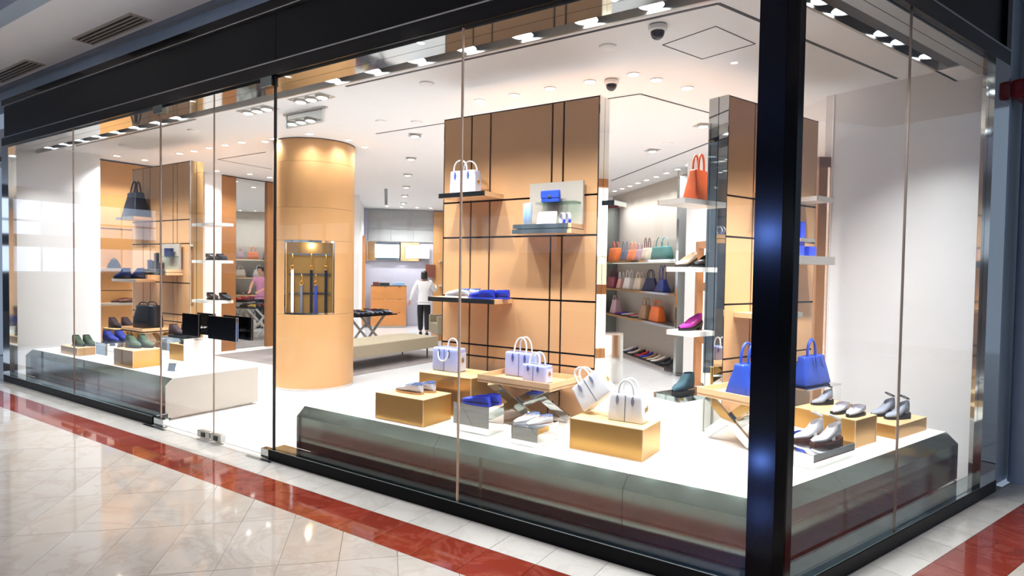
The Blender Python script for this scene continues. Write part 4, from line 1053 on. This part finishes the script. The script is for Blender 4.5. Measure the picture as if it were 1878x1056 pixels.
for ch, zt, m, w_, lb in ((-.235, 1.875, 'white_leather', .038, 'white leather belt hanging in the column niche'), (-.115, 1.60, 'grey_leather', .030, 'slim grey belt hanging in the column niche'), (.015, 1.875, 'black_leather', .036, 'black belt hanging in the middle of the column niche'),
                          (.075, 1.60, 'royal_edge', .034, 'blue and pale belt hanging in the column niche'), (.21, 1.875, 'black_leather', .036, 'black belt hanging at the edge of the column niche')):
    b = thing('belt', lb, 'belt', (CX, CY, 0))
    nbox(ch - w_ / 2, ch + w_ / 2, .055, .060, 1.076, zt - .20 if zt > 1.7 else zt - .14).build('strap', m, b)
    ze = zt - .20 if zt > 1.7 else zt - .14
    MB().tube([Vector(nz(ch + .022 * math.cos(a / 12 * 2 * PI), .052, ze + .02 + .03 * math.sin(a / 12 * 2 * PI))) for a in range(12)], .005, 6, True).build('buckle', 'gold_metal', b, smooth=60)
    MB().tube([nz(ch, .055, ze + .05), nz(ch + .012, .05, ze + .09), nz(ch, .06, zt - .01), nz(ch, .074, zt + .008)], .006, 6).build('hook', 'gold_metal', b, smooth=60)

# ------------------------------------------------------------------ rug, bench, shoe tables, armchair
o = MB().prism([(-10.55, 3.25), (-6.82, 3.25), (-6.82, 6.3), (-10.55, 6.3)], .0, .008).build('rug', 'rug'); tag(o, 'grey brown woven rug under the bench', 'rug')
t = thing('bench', 'long low taupe upholstered bench on the grey rug', 'bench', (-7.55, 4.6, .009))
MB().box(-.45, .45, -1.35, 1.12, .20, .41).build('seat', 'bench_taupe', t, bevel=.012)
for x in (-.32, .32):
    for y in (-1.1, .95): MB().lathe([(.014, 0), (.014, .2)], 10, (x, y)).build('leg', 'dark_trim', t)
NM = {'choc': 'dark brown', 'yellow': 'yellow', 'navy': 'navy', 'brown_leather': 'brown', 'black_leather': 'black', 'burgundy': 'burgundy', 'grey_leather': 'grey', 'black_navy': 'blue black', 'red': 'red', 'coral': 'coral'}
def shoe_table(loc, rz, w, d, h, label, pts, cols, lb, gr):
    t = thing('shoe_table', label, 'table', loc, rz)
    MB().box(-w / 2, w / 2, -d / 2, d / 2, h - .025, h).build('top', 'black_gloss', t)
    for s in (-1, 1):
        for y in (-d * .3, d * .3): MB().bar((-s * w * .3, y + .02 * s, .026), (s * w * .3, y + .02 * s, h - .025), .025, .045, (0, 1, 0)).build('leg', 'steel_satin', t)
    k = 0
    for i in range(pts[0]):
        for j in range(pts[1]):
            x = -w / 2 + .06 + (w - .12) * (i + .5) / pts[0]; y = -d / 2 + .02 + (d - .3) * j / max(1, pts[1] - 1)
            c, s_ = math.cos(rz), math.sin(rz)
            shoe('loafer' if (i + j) % 3 else 'trainer', (NM[cols[k % len(cols)]] + ' ' + ('low shoe ' if (i + j) % 3 else 'lace shoe ') + lb), (loc[0] + c * x - s_ * (y + .28), loc[1] + s_ * x + c * (y + .28), loc[2] + h + .0005), rz - PI / 2, cols[k % len(cols)], group=gr, s=.98); k += 1
shoe_table((-8.95, 5.62, .009), math.radians(90), 1.15, .62, .74, 'black topped shoe table on crossed legs behind the round column', (8, 2), ['choc', 'yellow', 'navy', 'brown_leather', 'black_leather', 'burgundy', 'grey_leather', 'black_navy'], 'set out on the table behind the column', 'shoes on the table behind the column')
shoe_table((-6.3, 6.9, 0), math.radians(60), 1.5, .62, .76, 'black topped shoe table seen in the wall mirror near the person in pink', (9, 2), ['red', 'burgundy', 'red', 'brown_leather', 'coral', 'burgundy'], 'set out on the table near the person in pink', 'shoes on the table near the person in pink')
t = thing('armchair', 'taupe upholstered armchair beside the leather wall at the back', 'armchair', (-9.0, 8.3, 0), math.radians(-35))
MB().box(-.38, .38, -.36, .36, .14, .40).build('seat', 'sofa_taupe', t, bevel=.02)
MB().box(-.38, .38, .22, .40, .40, .78).build('backrest', 'sofa_taupe', t, bevel=.03)
for s in (-1, 1): MB().box(s * .38 - .06, s * .38 + .06, -.36, .36, .14, .58).build('armrest', 'sofa_taupe', t, bevel=.02)
MB().box(-.34, .34, -.32, .32, 0, .14).build('base', 'wood_orange', t)

# ------------------------------------------------------------------ cash counter, screens
R45 = math.radians(45)
cx, cy2 = (-12.37 - 11.665) / 2, (8.98 + 9.685) / 2
ct = thing('cash_counter', 'orange wood cash counter with drawers at the back wall', 'counter', (cx, cy2, 0), R45)
MB().box(-.5, .5, .012, .45, .06, 1.19).build('body', 'wood_orange', ct)
MB().box(-.48, .48, .03, .43, 0, .06).build('plinth', 'steel_satin', ct)
for z0, z1 in ((.07, .44), (.45, .82), (.83, 1.185)):
    d_ = MB().box(-.495, .495, 0, .012, z0, z1).build('drawer', 'wood_orange', ct, bevel=.002)
    for x in (-.1, .3): MB().box(x - .02, x + .02, -.012, 0, z1 - .015, z1 + .002).build('knob', 'steel', d_)
MB().box(-.5, .5, .0, .46, 1.19, 1.215).build('top', 'steel_dark', ct)
def dloc(u, v, z): return (cx + u * A - v * A, cy2 + u * A + v * A, z)
for u, v, w_, d_, h_, m, lb in ((-.36, .2, .18, .16, .09, 'brown_leather', 'red brown leather box on the cash counter'), (-.36, .2, .14, .05, .0, '', ''), (-.12, .2, .28, .2, .07, 'black_matte', 'flat black till tray on the cash counter'), (.28, .2, .34, .2, .09, 'light_blue', 'pale striped box on the cash counter')):
    if not m: continue
    o = MB().box(-w_ / 2, w_ / 2, -d_ / 2, d_ / 2, 0, h_).build('counter_box', m, loc=dloc(u, v, 1.215), rz=R45, bevel=.004); tag(o, lb, 'box')
mf = thing('mirror_panel', 'long mirrored panel behind the two wall screens', 'mirror', (*dg(-2.72, 22.21), 1.93), R45)
MB().box(-.62, .90, -.02, 0, 0, .54).build('mirror_sheet', 'mirror', mf)
MB().box(-.63, .91, -.024, 0, -.01, 0).box(-.63, .91, -.024, 0, .54, .55).build('frame', 'steel_satin', mf)
for (u, lb) in ((-2.77, 'white lit wall screen, the one nearer the white angled wall'), (-1.53, 'white lit wall screen, the one nearer the leather wall')):
    s_ = thing('wall_screen', lb, 'screen', (*dg(u, 22.10), 2.0), R45)
    MB().box(-.36, .36, -.02, .02, 0, .41).build('casing', 'black_gloss', s_)
    MB().box(-.35, .35, -.023, -.02, .01, .40).build('display', 'screen_white', s_)
    MB().box(-.1, .1, .02, .055, .1, .3).build('wall_mount', 'dark_trim', s_)
for i, (z, m, lb) in enumerate(((1.95, 'black_leather', 'black bag on the upper shelf of the back leather wall'), (1.22, 'black_leather', 'black bag on the lower shelf of the back leather wall'))):
    q = dg(-.62, 22.1)
    shelf((q[0], q[1], z), R45, .5, .25, ('upper' if i == 0 else 'lower') + ' shelf on the leather wall at the back', 'platform_white', 'steel_satin')
    q = dg(-.25, 21.85)
    bag('handbag', lb, (q[0], q[1], z), R45, .3, .14, .26, m, m, m, tw=.6, td=.6, hh=.12, details=False, round_=.04)
o = MB().box(-.14, .14, -.02, .02, 0, .38).build('wall_hanging', 'brown_leather', loc=(*dg(-.98, 22.06), 1.45), rz=R45); tag(o, 'rust brown framed leather piece beside the leather wall', 'frame')

# ------------------------------------------------------------------ handbag shelf wall
UX, UY = -5.36, 9.86
R_ = math.radians(-45)
su = thing('shelf_unit', 'linen backed wall unit with steel shelves full of handbags', 'shelving', (UX, UY, 0), R_)
UW = 4.05
MB().box(.30, .36, -.42, 0, 0, 3.3).build('side_frame', 'steel_dark', su); MB().box(UW - .05, UW + .03, -.42, 0, 0, 3.3).build('side_frame', 'steel', su)
MB().box(UW - .10, UW - .05, -.40, -.36, 0, 3.4).build('jamb', 'steel_satin', su)
for z in (1.93, 1.35, .80):
    s_ = MB().box(.36, UW - .05, -.42, 0, z - .035, z).build('shelf', 'steel_satin', su)
    MB().box(.36, UW - .05, -.428, -.42, z - .037, z + .001).build('shelf_edge', 'steel', s_)
    MB().box(.4, UW - .1, -.16, -.12, z - .045, z - .036).build('light_strip', 'lit_panel', s_)
MB().box(1.55, 3.65, -.42, -.03, 0.0, .05).build('low_shelf', 'steel_satin', su)
MB().box(.36, UW - .05, -.03, -.001, .0, 2.33).build('back_panel', 'linen_wall', su)
for z in (1.9, 1.32, .77):
    l = bpy.data.lights.new('shelf', 'AREA'); l.shape = 'RECTANGLE'; l.size = 2.8; l.size_y = .04; l.energy = 3
    lo = bpy.data.objects.new('shelf_light', l); col.objects.link(lo); lo.parent = su; lo.location = (UW / 2 + .15, -.14, z - .012)
def uw(u, v, z): return (UX + A * (u + v), UY + A * (-u + v), z)
def upx(x): return A * (2 * x + 11.07)
def sbag(x, z, w, h, m, lb, hh=.13, tw=.8, td=.6, **k):
    bag('handbag', lb, uw(upx(x), -.25, z), R_ + k.pop('tw_', 0), w, k.pop('d', .18), h, m, k.pop('hm', m), m, tw=tw, td=td, hh=hh, hw=.2, hr=.009, details=False, **k)
sbag(-4.99, 1.931, .42, .29, 'orange', 'bright orange tote on the top handbag shelf', .15, .95, .7, hm='rust')
sbag(-4.58, 1.931, .26, .22, 'grey_leather', 'grey bag with upright handles on the top handbag shelf', .2)
sbag(-4.28, 1.931, .34, .22, 'coral', 'peach leather bag on the top handbag shelf', .16, .8)
sbag(-4.02, 1.931, .2, .22, 'mauve', 'pale grey green bag on the top handbag shelf', .12)
sbag(-3.79, 1.931, .26, .24, 'cream', 'cream bag with brown handles on the top handbag shelf', .2, hm='brown_leather')
sbag(-3.34, 1.931, .66, .24, 'teal', 'wide teal bowling bag on the top handbag shelf', .18, .9, .8, round_=.06, soft=.03)
sbag(-5.02, 1.351, .46, .24, 'burgundy', 'burgundy bag on the middle handbag shelf', .16, .95, .8)
sbag(-4.70, 1.351, .22, .2, 'pink_leather', 'small pink bag with white handle on the middle handbag shelf', .16, hm='white_leather')
sbag(-4.40, 1.351, .34, .24, 'white_leather', 'white bag on the middle handbag shelf', .16)
sbag(-4.02, 1.351, .34, .24, 'cream', 'cream bag with hanging straps on the middle handbag shelf', .12)
sbag(-3.66, 1.351, .30, .24, 'navy', 'navy bag with raised handle on the middle handbag shelf', .17, .6, .5, tw_=.7)
sbag(-3.30, 1.351, .34, .23, 'royal_edge', 'blue bag with tall looped handle on the middle handbag shelf', .26, .6, .5)
sbag(-4.90, .801, .34, .30, 'mauve', 'mauve bag on the lower handbag shelf', .1, .7)
sbag(-3.80, .801, .32, .28, 'taupe', 'taupe slouchy bag on the lower handbag shelf', .14, .72, .6)
sbag(-3.44, .801, .40, .28, 'orange', 'orange bag with drawn in top on the lower handbag shelf', .12, .86, .6)
for i, (x, m, lb) in enumerate(((-4.72, 'purple', 'purple flat shoe on the lower handbag shelf'), (-4.60, 'cobalt', 'blue flat shoe on the lower handbag shelf'), (-4.44, 'white_leather', 'white flat shoe on the lower handbag shelf'), (-4.22, 'red', 'red flat shoe on the lower handbag shelf'), (-4.08, 'silver_leather', 'silver flat shoe on the lower handbag shelf'))):
    shoe('flat', lb, uw(upx(x) + .1, -.14, .801), R_ - PI / 2 - .6, m, s=1.0)
for i, (m, lb, k) in enumerate((('white_leather', 'white and navy pump, first on the low floor shelf', 'navy'), ('navy', 'navy pump on the low floor shelf', 'navy'), ('cream', 'cream pump on the low floor shelf', 'choc'), ('choc', 'dark pump on the low floor shelf', 'choc'), ('red', 'red pump on the low floor shelf', 'red'),
                        ('cobalt', 'blue pump on the low floor shelf', 'cobalt'), ('taupe', 'taupe pump on the low floor shelf', 'choc'), ('cream', 'cream pump with dark heel on the low floor shelf', 'black_leather'), ('white_leather', 'white pump on the low floor shelf', 'silver_leather'), ('black_leather', 'black strappy pump on the low floor shelf', 'black_leather'), ('black_navy', 'black block heel pump, last on the low floor shelf', 'black_leather'))):
    shoe('pump', lb, uw(1.66 + .182 * i, -.12, .051), R_ - PI / 2 - .5, m, heel=k, s=1.05, strap='black_leather' if 'strappy' in lb else None)
o = thing('drawer_plinth', 'mirrored plinth beside the handbag shelves', 'plinth', (-3.42, 5.30, 0), R_)
MB().box(-.1, .1, -.1, .25, 0, .74).build('body', 'steel', o); MB().box(-.1, .1, -.11, .25, .74, .77).build('top', 'steel_satin', o)

# lit cabinets in the right angled wall
ang2 = math.atan2(dr.y, dr.x)
def cabinet(u0, u1, z0, z1, label, parts):
    c = thing('display_cabinet', label, 'cabinet', (*wq(u0, 0), 0), ang2)
    L = u1 - u0; f = .09
    MB().box(0, L, -.03, -.005, z0, z1).build('lit_back', 'lit_panel', c)
    MB().box(-.0, f, -.12, -.0, 0.05, z1 + .1).build('frame_post', 'wood_frame', c); MB().box(L - f, L, -.12, 0, 0.05, z1 + .1).build('frame_post', 'wood_frame', c)
    MB().box(0, L, -.12, 0, z1, z1 + .1).build('frame_rail', 'wood_frame', c)
    for z in parts: MB().box(f, L - f, -.12, 0, z, z + .12).build('frame_rail', 'wood_frame', c)
    return c
cabinet(.72, 1.9, .1, 2.06, 'brown framed lit cabinet in the white angled wall behind the rust tote', (.70, 1.45))
cabinet(2.50, LW - .02, .1, 2.75, 'brown framed lit cabinet beside the white end wall', (.62, 1.42))
bag('handbag', 'silvery white bag in the lit cabinet beside the white end wall', (*wq(LW - .42, .20), 1.541), ang2, .30, .12, .26, 'cream', 'cream', 'cream', tw=.8, td=.6, hh=.1, details=False)
# goods on the bracket of the right panel wall
q = sp(1.96, -1.35, 1.862); b2 = shelf(q, ROTS, .66, .26, 'grey stepped shelf carrying small royal blue boxes', 'platform_white', 'steel_satin', .07)
q = sp(2.30, -1.35, 2.38); shelf(q, ROTS, .26, .26, 'short grey shelf high on the panel wall of the royal blue bags', 'platform_white', 'steel_satin')
q = sp(1.74, -1.35, 2.38); shelf(q, ROTS, .16, .26, 'short tan shelf high on the panel wall beside the corner post', 'tan', 'steel_dark')
q = sp(1.52, -1.35, 1.385); shelf(q, ROTS, .62, .24, 'tan shelf with dark front low on the panel wall of the royal blue bags')
q = sp(2.24, -1.35, 2.02); shelf(q, ROTS, .22, .16, 'small glass shelf above the royal blue boxes', 'platform_white', 'steel_satin', .03)
for t_, n_, z, w_, h_, lb in ((2.26, -1.24, 1.8625, .16, .13, 'rounded royal blue box on the grey stepped shelf'), (2.44, -1.22, 1.8625, .12, .09, 'small royal blue box at the end of the grey stepped shelf'), (2.27, -1.27, 2.021, .05, .09, 'royal blue wallet on the small glass shelf'), (2.36, -1.27, 2.021, .08, .15, 'taller royal blue wallet on the small glass shelf')):
    o = MB().box(-w_ / 2, w_ / 2, -.025, .025, 0, h_).build('wallet_box', 'cobalt', loc=sp(t_, n_, z), rz=ROTS, bevel=.008); tag(o, lb, 'box')

# ------------------------------------------------------------------ people
def skin_mesh(name, joints, bones, sub=2):
    me = bpy.data.meshes.new(name)
    keys = list(joints)
    me.from_pydata([joints[k][0] for k in keys], [(keys.index(a), keys.index(b)) for a, b in bones], [])
    o = bpy.data.objects.new(name, me); col.objects.link(o)
    md = o.modifiers.new('skin', 'SKIN'); md.use_smooth_shade = True
    for i, k in enumerate(keys):
        r = joints[k][1]; r = r if isinstance(r, tuple) else (r, r)
        me.skin_vertices[0].data[i].radius = r
    me.skin_vertices[0].data[0].use_root = True
    s_ = o.modifiers.new('sub', 'SUBSURF'); s_.levels = sub; s_.render_levels = sub
    dg_ = bpy.context.evaluated_depsgraph_get()
    m2 = bpy.data.meshes.new_from_object(o.evaluated_get(dg_))
    bpy.data.objects.remove(o)
    m2.name = name
    m2.polygons.foreach_set('use_smooth', [True] * len(m2.polygons))
    return m2
def hand(J, B, pre, w, d, palm_r=.018):
    """palm and five fingers from the wrist joint w pointing along d"""
    d = Vector(d).normalized(); side = d.cross(Vector((0, 1, .2))).normalized(); wv = Vector(J[w][0])
    J[pre + 'palm'] = (tuple(wv + d * .07), (.032, .016)); B.append((w, pre + 'palm'))
    for i, (o_, L) in enumerate(((-.03, .06), (-.011, .075), (.008, .078), (.026, .068))):
        a = wv + d * .085 + side * o_; b = a + d * L * .55 + Vector((0, .01, 0)); c = b + d * L * .45 + Vector((0, .02, 0))
        J[pre + 'f%da' % i] = (tuple(a), .009); J[pre + 'f%db' % i] = (tuple(b), .0085); J[pre + 'f%dc' % i] = (tuple(c), .007)
        B += [(pre + 'palm', pre + 'f%da' % i), (pre + 'f%da' % i, pre + 'f%db' % i), (pre + 'f%db' % i, pre + 'f%dc' % i)]
    a = wv + d * .03 - side * .03; b = a + d * .035 - side * .018
    J[pre + 't1'] = (tuple(a), .011); J[pre + 't2'] = (tuple(b), .009); B += [(w, pre + 't1'), (pre + 't1', pre + 't2')]
def person(label, loc, rz, arms, legs, shirt, trousers, hair_len, sleeve=True, bow=0.0, s=1.0):
    t = thing('person', label, 'person', loc, rz); t.scale = (s, s, s)
    J = {'pelvis': ((0, 0, .93), (.135, .10)), 'waist': ((0, .01 + bow * .1, 1.08), (.115, .085)), 'chest': ((0, .02 + bow * .35, 1.25), (.145, .10)), 'neckb': ((0, .015 + bow * .6, 1.39), (.06, .055)), 'neck': ((0, .025 + bow * .8, 1.45), .048),
         'jaw': ((0, .05 + bow, 1.50), (.062, .072)), 'head': ((0, .035 + bow, 1.57), (.072, .088)), 'crown': ((0, .03 + bow, 1.635), (.05, .06))}
    B = [('pelvis', 'waist'), ('waist', 'chest'), ('chest', 'neckb'), ('neckb', 'neck'), ('neck', 'jaw'), ('jaw', 'head'), ('head', 'crown')]
    for sd, sg in (('l', -1), ('r', 1)):
        J['sh' + sd] = ((sg * .165, .02 + bow * .45, 1.345), .055); J['el' + sd] = (arms[sd][0], .042); J['wr' + sd] = (arms[sd][1], (.026, .022))
        B += [('chest', 'sh' + sd), ('sh' + sd, 'el' + sd), ('el' + sd, 'wr' + sd)]
        hand(J, B, sd, 'wr' + sd, Vector(arms[sd][1]) - Vector(arms[sd][0]))
        J['hip' + sd] = ((sg * .085, 0, .87), .095); J['kn' + sd] = (legs[sd][0], .062); J['an' + sd] = (legs[sd][1], .042); J['to' + sd] = (legs[sd][2], (.035, .025))
        B += [('pelvis', 'hip' + sd), ('hip' + sd, 'kn' + sd), ('kn' + sd, 'an' + sd), ('an' + sd, 'to' + sd)]
    body = obj('body', skin_mesh('body', J, B), 'skin', t)
    g_ = lambda k, e: (J[k][0], tuple(x + e for x in (J[k][1] if isinstance(J[k][1], tuple) else (J[k][1],) * 2)))
    JS = {k: g_(k, .034 if k in ('chest', 'waist') else .026) for k in ('pelvis', 'waist', 'chest', 'shl', 'shr')}
    JS['hem'] = ((0, 0, .865), (.178, .14)); JS['nb'] = ((0, .015 + bow * .5, 1.36), (.09, .07)); BS = [('pelvis', 'hem'), ('pelvis', 'waist'), ('waist', 'chest'), ('chest', 'shl'), ('chest', 'shr'), ('chest', 'nb')]
    for sd in 'lr':
        if sleeve: JS['el' + sd] = g_('el' + sd, .020); JS['wr' + sd] = g_('wr' + sd, .016); BS += [('sh' + sd, 'el' + sd), ('el' + sd, 'wr' + sd)]
        else:
            e = Vector(J['sh' + sd][0]).lerp(Vector(J['el' + sd][0]), .55); JS['el' + sd] = (tuple(e), .066); BS += [('sh' + sd, 'el' + sd)]
    obj('shirt', skin_mesh('shirt', JS, BS), shirt, t)
    JT = {'pelvis': ((0, 0, .93), (.15, .112)), 'belt': ((0, 0, 1.0), (.135, .105))}; BT = [('pelvis', 'belt')]
    for sd in 'lr':
        for k in ('hip', 'kn', 'an'): JT[k + sd] = g_(k + sd, .022)
        BT += [('pelvis', 'hip' + sd), ('hip' + sd, 'kn' + sd), ('kn' + sd, 'an' + sd)]
    obj('trousers', skin_mesh('trousers', JT, BT), trousers, t)
    rg = []
    for i in range(11):                                     # hair: cap round the skull, drawn in over the face, falling to hair_len
        f = i / 10; zz = 1.665 - f * (.13 + hair_len); rr = math.sin(min(1, f * 2.6) * PI / 2) ** .6 if i else .12
        ring = []
        for k in range(20):
            a = 2 * PI * k / 20; face = max(0, math.sin(a)) if zz < 1.625 else 0
            r = rr * (1 - .42 * face) * (1 if zz > 1.5 else .98 - .5 * face)
            ring.append((.088 * r * math.cos(a), .028 + bow + .104 * r * math.sin(a) - (.0 if zz > 1.52 else (1.52 - zz) * .15), zz))
        rg.append(ring)
    MB().loft(rg).build('hair', 'hair_black', t, smooth=70)
    for sd in 'lr':
        a = Vector(J['an' + sd][0]); b = Vector(J['to' + sd][0])
        MB().loft([[(a.x + q * .034, a.y - .05, z) for q, z in ((-1, 0), (1, 0), (1, .06), (-1, .06))], [(b.x + q * .042, b.y - .02, z) for q, z in ((-1, 0), (1, 0), (1, .05), (-1, .05))], [(b.x + q * .03, b.y + .04, z) for q, z in ((-1, 0), (1, 0), (1, .03), (-1, .03))]]).build('shoe', 'sole_black', t, smooth=50)
    for sg in (-1, 1):
        MB().lathe([(.003, .010), (.009, .006), (.011, 0), (.009, -.006), (.003, -.010)], 8, (sg * .03, 0)).build('eye', 'sole_black', body, loc=(0, .118 + bow, 1.565))
    MB().loft([[(q * .012, .115 + bow, z) for q, z in ((-1, 1.515), (1, 1.515), (.5, 1.56), (-.5, 1.56))], [(q * .006, .140 + bow, z) for q, z in ((-1, 1.518), (1, 1.518), (.5, 1.545), (-.5, 1.545))]]).build('nose', 'skin', body)
    MB().box(-.022, .022, .112 + bow, .122 + bow, 1.488, 1.496).build('mouth', 'burgundy', body, bevel=.002)
    return t
person('person in white shirt and black trousers walking towards the counter, seen from behind', (-10.05, 8.62, 0), math.radians(42),
       {'l': ((-.27, .0, 1.12), (-.35, .04, .88)), 'r': ((.27, .08, 1.14), (.30, .28, 1.22))},
       {'l': ((-.09, .10, .50), (-.08, .08, .09), (-.08, .2, .04)), 'r': ((.085, .05, .50), (.08, -.16, .11), (.08, -.05, .04))}, 'cloth_white', 'trousers_black', .10, s=1.0)
person('person in pink top beside the shoe table, seen in the wall mirror', (-6.85, 7.0, 0), math.radians(150),
       {'l': ((-.24, .14, 1.12), (-.16, .36, 1.02)), 'r': ((.24, .14, 1.12), (.14, .38, 1.02))},
       {'l': ((-.09, .02, .50), (-.09, 0, .09), (-.09, .14, .04)), 'r': ((.09, .02, .50), (.09, 0, .09), (.09, .14, .04))}, 'shirt_pink', 'trousers_black', 0.0, sleeve=False, bow=.08, s=1.02)
